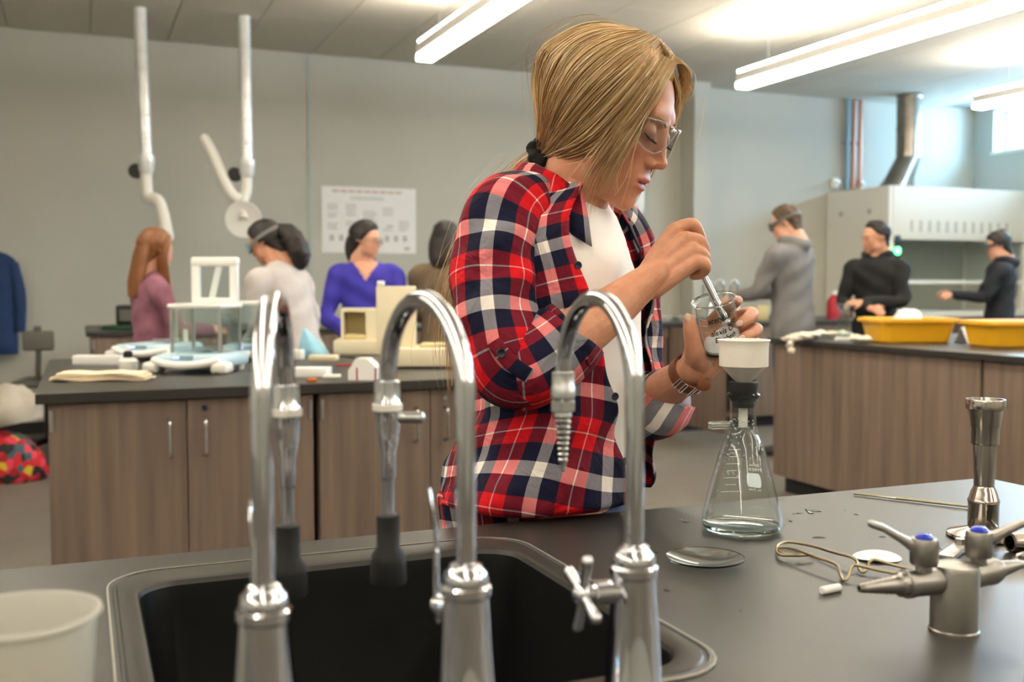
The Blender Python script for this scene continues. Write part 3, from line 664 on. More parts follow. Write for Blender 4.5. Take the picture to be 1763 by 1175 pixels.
# ================================================================== FILTER FLASK + FUNNEL
fb = PZ(1277, 913, TOP); fd = float(np.dot(fb - CAMP, FH)); SP = fd / FPX
ft = thing('filter_flask', 'clear conical glass filter flask with a side arm on the foreground worktop', 'flask', (fb[0], fb[1], TOP))
RB, HN, RN, HT = .0500, .128, .0165, .172
th = .0022
outer = [(0, .0), (.040, .0), (.0465, .002), (RB, .008), (RB + .0005, .014), (.049, .021), (.0375, .066), (.026, .107), (.0195, .122), (RN + .0005, .132), (RN, .140), (RN, .164), (.0185, .166), (.0208, .168), (.0208, .171), (.0185, .173), (.0168, .1725)]
inner = [(RN - th, .168), (RN - th, .135), (.0195 - th, .121), (.026 - th, .106), (.0375 - th, .0655), (.049 - th - .0005, .020), (RB - th - .0005, .013), (RB - .004, .0075), (.044, .005), (0, .0045)]
w_o = [(.0465, .004)] + outer[3:13]; m = MB(); a_ = np.linspace(0, 2 * math.pi, 64, endpoint=False)
for pr_ in (w_o, [(r - .0014, z) for r, z in w_o]):
    pr_ = catmull(np.array(pr_), 3); m.grid(np.stack([np.outer(pr_[:, 0], np.cos(a_)), np.outer(pr_[:, 0], np.sin(a_)), np.repeat(pr_[:, 1:2], 64, 1)], -1) + fb, cu=True)
m.build('glass_wall', 'thin_glass', ft)
MB().lathe([(0, .0003), (.040, .0003), (.0455, .002), (.0485, .0065), (.0470, .0085), (.040, .0065), (.02, .0055), (0, .0055)], fb, n=64).build('glass_base', 'glass', ft)
MB().lathe([(RN - .0012, .160), (RN, .160), (RN + .0002, .164), (.0185, .166), (.0208, .168), (.0208, .171), (.0185, .173), (RN - .0002, .1725), (RN - .0012, .168)], fb, n=48, closed=True).build('glass_rim', 'glass', ft)
sa = unit(-RT + FH * .05 + V(0, 0, -.04)); s0 = fb + V(0, 0, .1335)
prof = [(.0048, .0145), (.0050, .022), (.0058, .024), (.0050, .0275), (.0056, .030), (.0048, .0335), (.0054, .036), (.0046, .040), (.0046, .043), (.0030, .043), (.0030, .0145)]
MB().lathe(prof, s0, frame(sa), 20, closed=True).build('side_arm', 'glass', ft)
def on_cone(u_ang, z):      # point on the flask's outside; angle 0 = away from the photographer
    k = np.interp(z, [.021, .066, .107], [.049, .0375, .026]) + .0004
    dr = FH * math.cos(u_ang) + RT * math.sin(u_ang)
    return fb + dr * k + V(0, 0, z)
m = MB()
for k in range(7):
    z = .040 + k * .0095; w_ = R(16 if k % 2 == 0 else 10); us = np.linspace(-.15 - w_, -.15 + w_, 8)
    m.grid(np.array([[on_cone(u, z - .0004) for u in us], [on_cone(u, z + .0004) for u in us]]))
o = m.build('graduation_marks', 'print_enamel', ft); o['kind'] = 'stuff'
us = np.linspace(.36, .80, 10); zs = np.linspace(.047, .066, 8); G = []
for i, z in enumerate(zs):
    e = .06 * (1 if i in (0, 7) else .35 if i in (1, 6) else 0); G.append([on_cone(u, z) for u in np.linspace(.36 + e, .84 - e, 10)])
MB().grid(np.array(G)).build('marking_spot', 'print_enamel', ft)
def text_mesh(body, size, shear=0.0, bold=0.0):
    c = bpy.data.curves.new('txt', 'FONT'); c.body = body; c.size = size; c.shear = shear; c.resolution_u = 3; c.offset = bold
    o = bpy.data.objects.new('txt', c); COL.objects.link(o); dg = bpy.context.evaluated_depsgraph_get(); ev = o.evaluated_get(dg); me = ev.to_mesh()
    v = np.array([q.co[:] for q in me.vertices]); f = [tuple(p.vertices) for p in me.polygons]; ev.to_mesh_clear(); bpy.data.objects.remove(o); return v, f
m = MB()
for s, z, sz, u0 in (('PYREX', .069, .0062, .42), ('250 mL', .0755, .005, .44), ('No. 5340', .0425, .0036, .42)):
    v, f = text_mesh(s, sz); w_ = v[:, 0].max(); rad = .036
    pts = np.array([on_cone(u0 + (w_ - x) / rad * 1.0, z + y) for x, y, _ in v]); m.add(pts, f)
o = m.build('printed_lettering', 'print_enamel', ft); o['kind'] = 'stuff'
bd = MB(); rr = random.Random(5)
for k in range(110):                                    # droplets clinging to the glass
    z = .05 + .09 * rr.random() ** .6; u = rr.uniform(0, 6.28)
    rad = np.interp(z, [.02, .066, .107, .122, .132], [.049, .0375, .026, .0195, .0165]) - th - .0004
    q = fb + (FH * math.cos(u) + RT * math.sin(u)) * rad + V(0, 0, z); r_ = rr.uniform(.0004, .0012)
    bd.ell(q, (r_, r_, r_ * 1.3), nu=6, nv=4)
o = bd.build('water_droplets', 'bead', ft); o['kind'] = 'stuff'
st = thing('rubber_stopper', 'black rubber stopper plugged into the mouth of the flask', 'stopper', (fb[0], fb[1], TOP + .165))
MB().lathe([(0, .155), (.0132, .155), (.0143, .157), (.0190, .185), (.0185, .1865), (0, .1865)], fb, n=40).build('plug', 'rubber', st)
fu = thing('buchner_funnel', 'cream white porcelain Buchner funnel seated in the stopper of the flask', 'funnel', (fb[0], fb[1], TOP + .1865))
pf = [(.0040, .130), (.0056, .130), (.0056, .182), (.0110, .1885), (.0125, .1895), (.0265, .2045), (.0300, .2065), (.0302, .208), (.0302, .229), (.0312, .2365), (.0325, .2385), (.0322, .2395), (.0300, .2390), (.0287, .2355), (.0283, .229), (.0283, .2115), (.0265, .2095), (.0, .2095)]
MB().lathe(pf, fb, n=56).build('bowl', 'porcelain', fu)
for k in range(18):
    a_ = 2 * math.pi * k / 12 if k < 12 else 2 * math.pi * k / 6; r_ = .02 if k < 12 else .01
    MB().cyl(fb + V(r_ * math.cos(a_), r_ * math.sin(a_), .2096), fb + V(r_ * math.cos(a_), r_ * math.sin(a_), .2099), .0012, n=8).build('drain_hole', 'black_pl', fu)
# ================================================================== SMALL THINGS ON THE FOREGROUND BENCH
c = PZ(1214, 975, TOP); r0 = .0425
pr = []
for q in np.linspace(0, 1, 12): pr.append((r0 * q, .0018 + .0085 * q * q))
pr += [(r0 * q, .0018 + .0085 * q * q - .0018) for q in np.linspace(1, 0, 12)]
tag(MB().lathe(pr, c + V(0, 0, .0004), n=48).build('watch_glass', 'glass'), 'shallow clear watch glass dish lying beside the flask', 'watch glass')
c = PZ(1510, 961, TOP)
G = [[c + V(.027 * f * math.cos(q), .0255 * f * math.sin(q), .0006 + .0012 * f * f * (1 + math.sin(2 * q))) for q in np.linspace(0, 2 * math.pi, 40, endpoint=False)] for f in (1e-3, .5, .8, 1)] 
G += [[np.array(p) - V(0, 0, .0004) for p in r] for r in (G[3], G[2], G[0])]
tag(MB().grid(np.array(G), cu=True).build('filter_paper', 'paper'), 'round white filter paper disc lying behind the wire tongs', 'filter paper')
a_, b_ = PZ(1414, 1018, TOP + .0035), PZ(1446, 1012, TOP + .0035)
tag(MB().cyl(a_, b_, .0042, n=20, bev=.0012).build('stir_bar', 'white_pl2'), 'small white cylindrical stir bar on the worktop', 'stir bar')
# wire tongs
def W(px, py, z=0): return PZ(px, py, TOP + .0018 + z)
pa = [W(1400, 955, .004), W(1368, 957, .004), W(1345, 952, .004), W(1337, 945, .004), W(1343, 937, .004), W(1362, 934, .004), W(1400, 941, .006), W(1440, 953, .008), W(1465, 959, .009), W(1475, 967, .006), W(1478, 978, .003), W(1485, 986, .0006), W(1493, 980, .003), W(1497, 968, .008), W(1508, 965, .009), W(1540, 974, .008), W(1580, 983, .007)]
pb = [W(1400, 955, .004), W(1368, 957, .004), W(1345, 956, .004), W(1337, 950, .004), W(1342, 943, .008), W(1365, 945, .0095), W(1400, 958, .0095), W(1430, 968, .0095), W(1443, 976, .008), W(1447, 990, .002), W(1453, 1000, .0004), W(1461, 993, .003), W(1465, 979, .008), W(1475, 974, .010), W(1510, 982, .009), W(1552, 990, .008)]
t = thing('wire_tongs', 'brass coloured bent wire test tube tongs on the worktop', 'tongs', W(1450, 965))
MB().tube(pa, .0017, 10, 5, rnd1=True).build('wire_jaw', 'wire', t); MB().tube(pb, .0017, 10, 5, rnd1=True).build('wire_jaw', 'wire', t)
a_, b_ = PZ(1470, 850, TOP + .003), PZ(1680, 874, TOP + .003)
t = thing('stirring_rod', 'thin metal spatula rod lying near the far edge of the worktop', 'spatula', a_ * .5 + b_ * .5)
MB().tube([a_, a_ * .6 + b_ * .4, b_], [.0016, .0018, .0016], 8, 6).build('handle', 'wire', t)
u_ = unit(b_ - a_)
MB().tube([a_ - u_ * .0005, a_ + u_ * .03, a_ + u_ * .06], [(.0022, .0008), (.0024, .001), (.0018, .0018)], 10, 4).build('blade', 'steel', t)
# water drops on the bench
def near(px, py):
    W_ = {(1394, 882): 'widest one behind the flask', (1405, 880): 'beside the widest drop behind the flask', (1474, 886): 'round one between flask and rod', (1360, 898): 'close to the right of the flask', (1372, 884): 'thin streak right of the flask', (1410, 926): 'long streak right of the flask', (1125, 952): 'left of watch glass', (1118, 948): 'smaller one left of the watch glass', (1350, 905): 'tiny, at the flask side', (1520, 925): 'thin streak above the paper disc', (1181, 900): 'left of flask', (1172, 896): 'far left of the flask', (1183, 936): 'by the watch glass', (1148, 1017): 'below the watch glass', (1275, 1053): 'in front of the stir bar', (1500, 925): 'dot above the paper disc', (1455, 880): 'dot nearest the thin rod', (1590, 955): 'near the burner base', (1616, 944): 'beside the steel clamp bar'}
    return W_[(px, py)]
dm = MB(); rr = random.Random(11)
for px, py, w_, l_ in ((1394, 882, 5, 9), (1405, 880, 8, 4), (1474, 886, 3, 3), (1360, 898, 3, 3), (1372, 884, 7, 2), (1410, 926, 10, 2.5), (1125, 952, 8, 5), (1118, 948, 4, 2), (1350, 905, 2, 2), (1520, 925, 6, 1.6), (1181, 900, 7, 2.5), (1172, 896, 4, 1.8), (1183, 936, 2, 2), (1148, 1017, 5, 3), (1275, 1053, 2, 4), (1500, 925, 2, 2), (1455, 880, 2, 1.5), (1590, 955, 8, 2), (1616, 944, 5, 2)):
    q = PZ(px, py, TOP); s_ = np.linalg.norm(q - CAMP) / FPX
    dm = MB(); n_ = 14; ph = rr.uniform(0, 6); 
    G = [[q + V(0, 0, h) + (RT * w_ * math.cos(a2) + FH * l_ * 2.2 * math.sin(a2)) * s_ * f * (1 + .25 * math.sin(3 * a2 + ph)) for a2 in np.linspace(0, 2 * math.pi, n_, endpoint=False)] for f, h in ((1, .0001), (.92, .0007), (.6, .0011), (.05, .0012))]
    o = dm.grid(np.array(G), cu=True).build('water_drop', 'water'); tag(o, 'small clear water drop spilled on the foreground worktop, %s' % near(px, py), 'water drop', 'water drops on the worktop')
# ------------------------------------------------------------------ gas turret
tb = PZ(1642, 1088, TOP); tb[2] = TOP
t = thing('gas_turret', 'brushed metal bench gas turret with two blue topped lever valves', 'gas valve', tb)
MB().lathe([(0, 0), (.0215, 0), (.0215, .003), (.0205, .004), (.0205, .056), (.019, .060), (.012, .0625), (0, .063)], tb, n=40).build('post', 'nickel', t)
def valve(dirv, lever_dir, z=.047, lz=.03):
    dv = unit(dirv); o0 = tb + V(0, 0, z)
    body = MB().lathe([(.0100, .012), (.0118, .020), (.0118, .044), (.0125, .046), (.0125, .052), (.0108, .053), (.0108, .058), (.0085, .060)] + [q for k in range(7) for q in ((.0083 - .00062 * k, .062 + k * .0052), (.0072 - .00060 * k, .0655 + k * .0052))] + [(.0032, .0985), (.0020, .0985), (.0020, .09), (0, .09)], o0, frame(dv), 28).build('outlet_nozzle', 'nickel', t)
    k0 = o0 + dv * .033
    MB().cyl(k0 + V(0, 0, .008), k0 + V(0, 0, .018), .007, n=20).build('valve_neck', 'nickel', body)
    h = MB().lathe([(0, .016), (.0110, .016), (.0120, .018), (.0120, .036), (.0108, .039), (0, .0395)], k0, n=28)
    ld = unit(np.asarray(lever_dir) * [1, 1, 0]); sd = np.cross(ld, [0, 0, 1]); G = []
    for s_, hz, wd_, th_ in ((.004, .031, .0085, .006), (.012, .033, .0075, .0055), (.020, .038, .006, .004), (.034, .046, .0062, .0032), (.044, .049, .0062, .003), (.047, .0495, .004, .002)):
        c_ = k0 + ld * s_ + V(0, 0, hz); G.append([c_ + sd * wd_ * math.copysign(abs(math.cos(q)) ** .5, math.cos(q)) + V(0, 0, 1) * th_ * math.copysign(abs(math.sin(q)) ** .5, math.sin(q)) for q in np.linspace(.2, 2 * math.pi + .2, 16, endpoint=False)])
    G = np.array(G); h.grid(G, cu=True); n0 = h.n - 16; h.f.append(tuple(n0 + i for i in range(16)))
    lv = h.build('lever', 'nickel', body)
    MB().lathe([(.0078, .0392), (.0078, .0405), (.005, .043), (0, .0438)], k0, n=24).build('blue_cap', 'blue_dot', t)
valve(-RT * .98 - FH * .30, -RT * .9 + FH * .25)
valve(RT * .86 + FH * .52, RT * 1.0 - FH * .1)
# ------------------------------------------------------------------ Bunsen burner
bb_ = PZ(1692, 925, TOP); bb_[2] = TOP
t = thing('bunsen_burner', 'chrome Bunsen burner with a flared top standing behind the gas turret', 'burner', bb_)
MB().lathe([(0, 0), (.040, 0), (.042, .002), (.041, .005), (.015, .012), (.010, .016), (0, .016)], bb_, n=36).build('base', 'burner_metal', t)
MB().lathe([(0, .012), (.0165, .012), (.0178, .014), (.0178, .042), (.0184, .043), (.0184, .046), (.0172, .048), (.0150, .056), (.0125, .061), (.0114, .064), (.0112, .070), (0, .070)], bb_, n=32).build('air_collar', 'burner_metal', t)
sl = bb_ - FH * .0172 - RT * .001 + V(0, 0, .028); M_ = np.stack([RT, -FH, UP], 1)
MB().box(-.003, .003, -.0008, .0012, -.008, .008, M=M_, o=sl).build('air_slot', 'black_pl', t)
MB().lathe([(.0110, .060), (.0118, .064), (.0138, .1135), (.0160, .1145), (.0166, .1165), (.0166, .134), (.0174, .1355), (.0200, .155), (.0204, .1562), (.0226, .157), (.0230, .159), (.0230, .167), (.0224, .169), (.0205, .169), (.0185, .160), (.0140, .134), (.009, .11), (.009, .066)], bb_, n=40).build('barrel', 'burner_metal', t)
MB().tube([bb_ + V(0, 0, .022) - FH * .015, bb_ + V(0, 0, .020) - FH * .034 - RT * .004, bb_ + V(0, 0, .02) - FH * .052 - RT * .008], [.005, .0055, .0048], 14, 4).build('gas_inlet', 'burner_metal', t)
# clamp jaws lying behind the turret
a_, b_ = PZ(1628, 965, TOP), PZ(1676, 930, TOP)
t = thing('metal_clamp', 'flat steel clamp bar propped on the worktop between turret and burner', 'clamp', a_ * .5 + b_ * .5)
u_ = unit(b_ - a_); s_ = np.cross(u_, UP); L_ = np.linalg.norm(b_ - a_)
M_ = np.stack([u_, -s_, UP], 1)
MB().box(0, L_ * 1.02, -.009, .009, .0005, .006, .0015, M=M_, o=V(a_[0], a_[1], TOP)).build('bar', 'steel', t)
MB().cyl(a_ + u_ * L_ * .5 + V(0, 0, .006), a_ + u_ * L_ * .5 + V(0, 0, .013), .006, n=6).build('bolt', 'burner_metal', t)
c0 = PZ(1738, 934, TOP + .012); c1 = c0 + RT * .10 + FH * .02
t = thing('metal_tube', 'dark metal tube end resting on the worktop at the right edge', 'tube', V(c0[0], c0[1], TOP))
MB().lathe([(.0085, 0), (.0115, 0), (.012, .002), (.012, .1), (.0085, .1)], c0, frame(c1 - c0), 28, closed=True).build('barrel', 'burner_metal', t)
s0 = PZ(1722, 940, TOP + .0015); s1 = PZ(1763, 975, TOP + .0015)
MB().tube([c1 * .5 + c0 * .5 - V(0, 0, .0105), s1 * .5 + c0 * .5 * [1, 1, 0] + V(0, 0, (TOP + .004) * .5), s1], [.004, .004, .003], 8, 5).build('foot_bar', 'burner_metal', t)
# ------------------------------------------------------------------ plastic cup, lower left
rc = C(30, 1060, .60); cb = V(rc[0], rc[1], TOP + .0005); H_ = rc[2] - TOP
t = thing('plastic_cup', 'translucent white plastic cup at the lower left edge of the worktop', 'cup', cb)
MB().lathe([(0, 0), (.0335, 0), (.035, .002), (.0435, H_ - .004), (.0455, H_ - .003), (.0468, H_ - .001), (.0462, H_ + .001), (.0440, H_ + .001), (.0425, H_ - .003), (.0338, .003), (0, .002)], cb, n=56).build('wall', 'cup_pl', t)
m = MB()
G = []
rr = np.random.default_rng(4)
sp = MB().ell(cb + V(-.004, -.004, .0345), (.019, .018, .031), nu=20, nv=12); v = sp.v[0]; sp.v[0] = v + rr.normal(0, .0012, v.shape)
tag(sp.build('sponge', 'sponge'), 'beige crumpled sponge inside the translucent plastic cup', 'sponge')
# ================================================================== PEOPLE: heads, hands, garments
def smin(a, b, k): h = np.clip(.5 + .5 * (b - a) / k, 0, 1); return b + (a - b) * h - k * h * (1 - h)
def sd_ell(p, c, r):
    q = (p - np.array(c)) / np.array(r); k0 = np.linalg.norm(q, axis=-1); k1 = np.linalg.norm(q / np.array(r), axis=-1); return k0 * (k0 - 1) / (k1 + 1e-9)
def sd_cap(p, a, b, ra, rb):
    a = np.array(a); b = np.array(b); d = b - a; t = np.clip(((p - a) @ d) / (d @ d), 0, 1); return np.linalg.norm(p - a - t[..., None] * d, axis=-1) - (ra + (rb - ra) * t)
def head_sdf(p, male=False, ears=True, girl=False):
    q = p.copy(); q[..., 1] = np.abs(q[..., 1])
    d = sd_ell(q, (-.008, 0, .026), (.094, .074, .080)) if not girl else sd_ell(q, (-.003, 0, .022), (.088, .073, .076))
    d = smin(d, sd_ell(q, (.040, 0, -.030), (.046, .058, .078)), .02)
    d = smin(d, sd_ell(q, (.026, .0, -.062), (.050, .052 if not male else .058, .042)), .02)
    d = smin(d, sd_ell(q, (.052, .034, -.030), (.026, .022, .024)), .015)       # cheek
    d = smin(d, sd_ell(q, (.0735, 0, -.098), (.014, .018 if not male else .024, .0145)), .018)   # chin
    d = smin(d, sd_ell(q, (.080, .020, .018), (.010, .026, .010)) if not girl else sd_ell(q, (.079, .019, .020), (.006, .026, .010)), .012)        # brow ridge
    d = smin(d, sd_ell(q, (.074, 0, -.066), (.016, .026, .022)), .012)          # muzzle
    so = sd_ell(q, (.094 if not girl else .0955, .031, -.004), (.016, .017, .0125)); d = -smin(-d, so, .010)   # socket
    d = smin(d, sd_ell(q, (.0735, .031, -.004), (.0140, .0155, .0125)), .004)   # eyeball under the lid
    d = smin(d, sd_cap(q, (.083, 0, .010), (.0985, 0, -.034), .0065 if not girl else .0058, .0085 if not girl else .0074), .009)     # nose bridge
    d = smin(d, sd_ell(q, (.0985, 0, -.036), (.0098, .0085, .0078)), .005)
    d = smin(d, sd_ell(q, (.0890, .0105, -.040), (.0085, .0068, .0062)), .005)
    no = sd_ell(q, (.0955, .0055, -.0465), (.0045, .0030, .0035)); d = -smin(-d, no, .002)
    d = smin(d, sd_ell(q, (.0860, 0, -.0625), (.0080, .0200, .0052)), .004)     # upper lip
    d = smin(d, sd_ell(q, (.0835, 0, -.0745), (.0085, .0170, .0058)), .004)     # lower lip
    sl = sd_ell(q, (.0950, 0, -.0682), (.0120, .0230, .0014)); d = -smin(-d, sl, .0022)
    if ears:
        e = sd_ell(q, (-.012, .075, -.012), (.018, .009, .031)); ei = sd_ell(q, (-.008, .086, -.008), (.010, .007, .018)); e = -smin(-e, ei, .004); d = smin(d, e, .006)
    if girl: return smin(d, sd_cap(q, (-.014, 0, -.045), (-.008, 0, -.090), .046, .045), .016)
    d = smin(d, sd_cap(q, (-.030, 0, -.050), (-.055, 0, -.170), .050 if not male else .058, .050 if not male else .060), .022)
    return d
def star(dirs, fn, rmax=.24):
    lo = np.full(dirs.shape[:-1], .02); hi = np.full(dirs.shape[:-1], rmax)
    # march outwards for the first exit, then bisect
    rs = np.linspace(.03, rmax, 60); first = np.full(dirs.shape[:-1], rmax); found = np.zeros(dirs.shape[:-1], bool)
    for r in rs:
        o = (fn(dirs * r) > 0) & ~found; first[o] = r; found |= o
    hi = first; lo = first - (rs[1] - rs[0])
    for _ in range(14):
        m = (lo + hi) / 2; o = fn(dirs * m[..., None]) > 0; hi = np.where(o, m, hi); lo = np.where(o, lo, m)
    return (lo + hi) / 2
def head_dirs(nt, npv, power=1.5):
    u = np.linspace(-1, 1, nt, endpoint=False); th_ = math.pi * np.sign(u) * np.abs(u) ** power
    ph = np.linspace(-.495 * math.pi, .495 * math.pi, npv)
    return np.stack([np.outer(np.cos(ph), np.cos(th_)), np.outer(np.cos(ph), np.sin(th_)), np.repeat(np.sin(ph)[:, None], nt, 1)], -1)
CEN = np.array([.02, 0, -.02])
def head_grid(nt, npv, male=False, ears=True, power=1.5, girl=False):
    D = head_dirs(nt, npv, power); fn = lambda p: head_sdf(p + CEN, male, ears, girl)
    r = star(D, fn, .20); return D * r[..., None] + CEN, D, r
def head_tint(P, skin, lips, blush):
    q = P.reshape(-1, 3); c = np.tile(np.array(lin(skin)), (len(q), 1))
    def mix(c, col, w): return c * (1 - w[:, None]) + np.array(lin(col)) * w[:, None]
    w = np.exp(-(((q[:, 0] - .06) / .03) ** 2 + ((np.abs(q[:, 1]) - .04) / .022) ** 2 + ((q[:, 2] + .035) / .022) ** 2)); c = mix(c, blush, .5 * w)
    w = np.exp(-(((q[:, 0] - .1) / .015) ** 2 + (q[:, 1] / .014) ** 2 + ((q[:, 2] + .038) / .013) ** 2)); c = mix(c, blush, .35 * w)
    w = np.clip(1.4 * np.exp(-((q[:, 1] / .019) ** 4 + ((q[:, 2] + .0685) / .0095) ** 4)), 0, 1) * (q[:, 0] > .07); c = mix(c, lips, .75 * w)
    return c
def hair_mask(P, short=False, low=0.0):
    x, z = P[..., 0], P[..., 2]
    if short:
        xb = np.interp(z, [-.12, -.08, -.055, -.03, 0, .02, .04, .055, .075, .09], [-.08, -.06, -.05, -.042, -.032, .012, .036, .044, .056, .085]); return 1 / (1 + np.exp(-(xb - x) / .003))
    xb = np.interp(z, [-.12, -.08, -.055, -.03, 0, .03, .055, .075, .09], [-.08, -.055, -.03, -.012 + low, .012 + low, .040, .056, .075, .11])
    return 1 / (1 + np.exp(-(xb - x) / .0035))
def hair_cap(nt, npv, thick, male=False, nape=-.085, seed=0, rough=.002, girl=False, short=False):
    P, D, r = head_grid(nt, npv, male, False, 1.0, girl); w = hair_mask(P, short) * (1 / (1 + np.exp(-(P[..., 2] - nape) / .004)))
    rg = np.random.default_rng(seed); nz = rg.normal(0, 1, r.shape); nz = (nz + np.roll(nz, 1, 0) + np.roll(nz, -1, 0) + np.roll(nz, 1, 1)) / 2
    rr_ = r + (thick * (1 + .5 * np.clip((P[..., 2] - .05) / .05, 0, 1)) + rough * nz) * w - .012 * (1 - w)
    m = MB(); m.grid(D * rr_[..., None] + CEN, cu=True); n = nt; m.f.append(tuple(range(n))[::-1]); m.f.append(tuple((npv - 1) * n + i for i in range(n))); return m
def close_head(P):
    m = MB(); m.grid(P, cu=True); n = P.shape[1]; m.f.append(tuple(range(n))[::-1]); m.f.append(tuple((P.shape[0] - 1) * n + i for i in range(n))); return m
def basis(f, up=(0, 0, 1)):
    f = unit(f); l = unit(np.cross(up, f)); return np.stack([f, l, np.cross(f, l)], 1)
HEADC = {}
def lowhead(male):
    if male not in HEADC: HEADC[male] = head_grid(56, 44, male, True)[0]
    return HEADC[male]
def simple_hand(mb, wrist, d, nrm, s=1.0, curl=.5, thumb=1):
    d = unit(d); nrm = unit(nrm - d * np.dot(nrm, d)); b = np.cross(nrm, d)
    mb.tube([wrist - d * .01 * s, wrist + d * .03 * s, wrist + d * .075 * s], [(.026 * s, .019 * s), (.036 * s, .016 * s), (.040 * s, .014 * s)], 12, 3, up=nrm, rnd1=True)
    for k in range(4):
        o = wrist + d * .078 * s + b * (-.028 + .019 * k) * s; L_ = (.062, .075, .07, .055)[k] * s
        c1 = math.cos(curl * .7); s1 = math.sin(curl * .7); c2 = math.cos(curl * 1.8); s2 = math.sin(curl * 1.8)
        p1 = o + (d * c1 + nrm * s1) * L_ * .45; p2 = p1 + (d * c2 + nrm * s2) * L_ * .55
        mb.tube([o - d * .012 * s, o, p1, p2], [.009 * s, .0092 * s, .0085 * s, .007 * s], 8, 2, rnd1=True)
    o = wrist + d * .025 * s + b * .028 * s * thumb
    mb.tube([o - b * .01 * thumb, o + (d * .6 + b * thumb * .7) * .03 * s, o + (d * .95 + b * thumb * .6 + nrm * .3) * .055 * s], [.012 * s, .0105 * s, .008 * s], 8, 3, rnd1=True)
def person(name, label, px, d, top_py, face, height, garment, pants, skin, hair, hairstyle, armL, armR, head_yaw=0.0, head_pitch=0.0, male=False, lean=0.0, hood=False, goggles=None, build=1.0, hands_dir=None, vneck=False):
    """stands on the floor; face = heading in degrees against the camera's view direction (0 = away, 90 = to the right)"""
    g = C(px, 500, d); base = V(g[0], g[1], 0)
    f = FH * math.cos(R(face)) + RT * math.sin(R(face)); l = np.cross(UP, f); s = height / 1.70
    B = np.stack([f, l, UP], 1)
    L2W = lambda p: base + (np.asarray(p, float) * s) @ B.T
    t = thing(name, label, 'person', base)
    ln = lambda z: lean * max(0, z - .95)
    cw = build
    gm = MB()
    secs = [(.80, .118, .170), (.92, .122, .172), (1.05, .112, .152), (1.18, .115, .158), (1.30, .122, .178), (1.38, .112, .182), (1.425, .090, .150), (1.455, .062, .085), (1.475, .055, .062)]
    gm.tube([(ln(z), 0, z) for z, a, b in secs], [(a * cw, b * cw) for z, a, b in secs], 24, 3, up=(0, 1, 0))
    bm_ = MB()
    bm_.tube([(ln(z), 0, z) for z, a, b in secs[:-1]], [(a * cw - .012, b * cw - .012) for z, a, b in secs[:-1]], 20, 2, up=(0, 1, 0))
    bm_.tube([(ln(1.40), 0, 1.40), (ln(1.47) + .005, 0, 1.47), (ln(1.56) + .025, 0, 1.56)], [.058, .050, .048] if not male else [.066, .058, .056], 16, 3)
    for sd, (el, wr) in ((1, armL), (-1, armR)):
        sh = V(ln(1.39), .172 * cw * sd, 1.385); el = np.array(el, float); wr = np.array(wr, float)
        gm.tube([sh - V(0, .05 * sd, .0), sh + V(0, .012 * sd, -.02), sh * .5 + el * .5, el, el * .45 + wr * .55, wr], [.062 * cw, .066 * cw, .057 * cw, .050 * cw, .046, .040], 14, 4)
        bm_.tube([sh, el, wr], [.040, .028, .024], 12, 4)
        dr = unit(wr - el)
        if hands_dir is not None: dr = unit(dr + np.array(hands_dir))
        simple_hand(bm_, wr, dr, V(0, -sd * .6, -.7), 1.0, .55, -1)
    lg = MB(); lg.tube([(ln(z), 0, z) for z in (.80, .90, 1.0)], [(.115, .165), (.118, .168), (.108, .15)], 20, 2, up=(0, 1, 0))
    for sd in (1, -1):
        lg.tube([(0, .085 * sd, .88), (.01, .090 * sd, .70), (.015, .092 * sd, .48), (0, .095 * sd, .28), (-.005, .10 * sd, .075)], [.092, .084, .062, .056, .050], 16, 3)
        bm_.tube([(0, .085 * sd, .88), (.01, .092 * sd, .48), (-.005, .10 * sd, .06)], [.07, .05, .036], 10, 3)
        sh_ = MB().tube([(-.075, .10 * sd, .045), (-.02, .10 * sd, .055), (.06, .10 * sd, .042), (.14, .10 * sd, .032), (.17, .10 * sd, .028)], [(.03, .044), (.038, .052), (.043, .041), (.040, .031), (.024, .024)], 14, 4, rnd0=True, rnd1=True, up=(0, 0, 1))
        v = np.vstack(sh_.v); v[:, 2] = np.maximum(v[:, 2], .0); sh_.v = [v]
        sh_.v = [L2W(q) for q in sh_.v]; sh_.build('shoe', 'shoe', t)
    bm_ = remesh(bm_, .0075, 3); hm = close_head(lowhead(male))
    HR = rotz(R(head_yaw)) @ roty(R(head_pitch)); hc = V(ln(1.6) + .025, 0, 1.592)
    hp = hm.verts(); tint_h = head_tint(hp, skin, tuple(int(c * .8) if i else c for i, c in enumerate(skin)), (skin[0], int(skin[1] * .86), int(skin[2] * .82)))
    hm.xf(HR, hc); nb = bm_.n
    bm_.add(hm.verts(), hm.f); tint = np.vstack([np.tile(np.array(lin(skin)), (nb, 1)), tint_h])
    bm_.v = [L2W(q) for q in bm_.v]; body = bm_.build('body', 'skin', t, tint=tint)
    hx = lambda P: L2W(np.asarray(P, float) @ HR.T + hc)
    def hpart(m, nm, mt, par=t): m.v = [hx(q) for q in m.v]; return m.build(nm, mt, par)
    for sd in (1, -1):
        hpart(MB().ell((.0815, .031 * sd, -.004), (.0085, .0100, .0036), nu=10, nv=8), 'eye', 'lash')
        hpart(MB().tube([(.090, .012 * sd, .012), (.089, .028 * sd, .016), (.078, .046 * sd, .011)], [.0022, .003, .0015], 6, 3), 'eyebrow', hair)
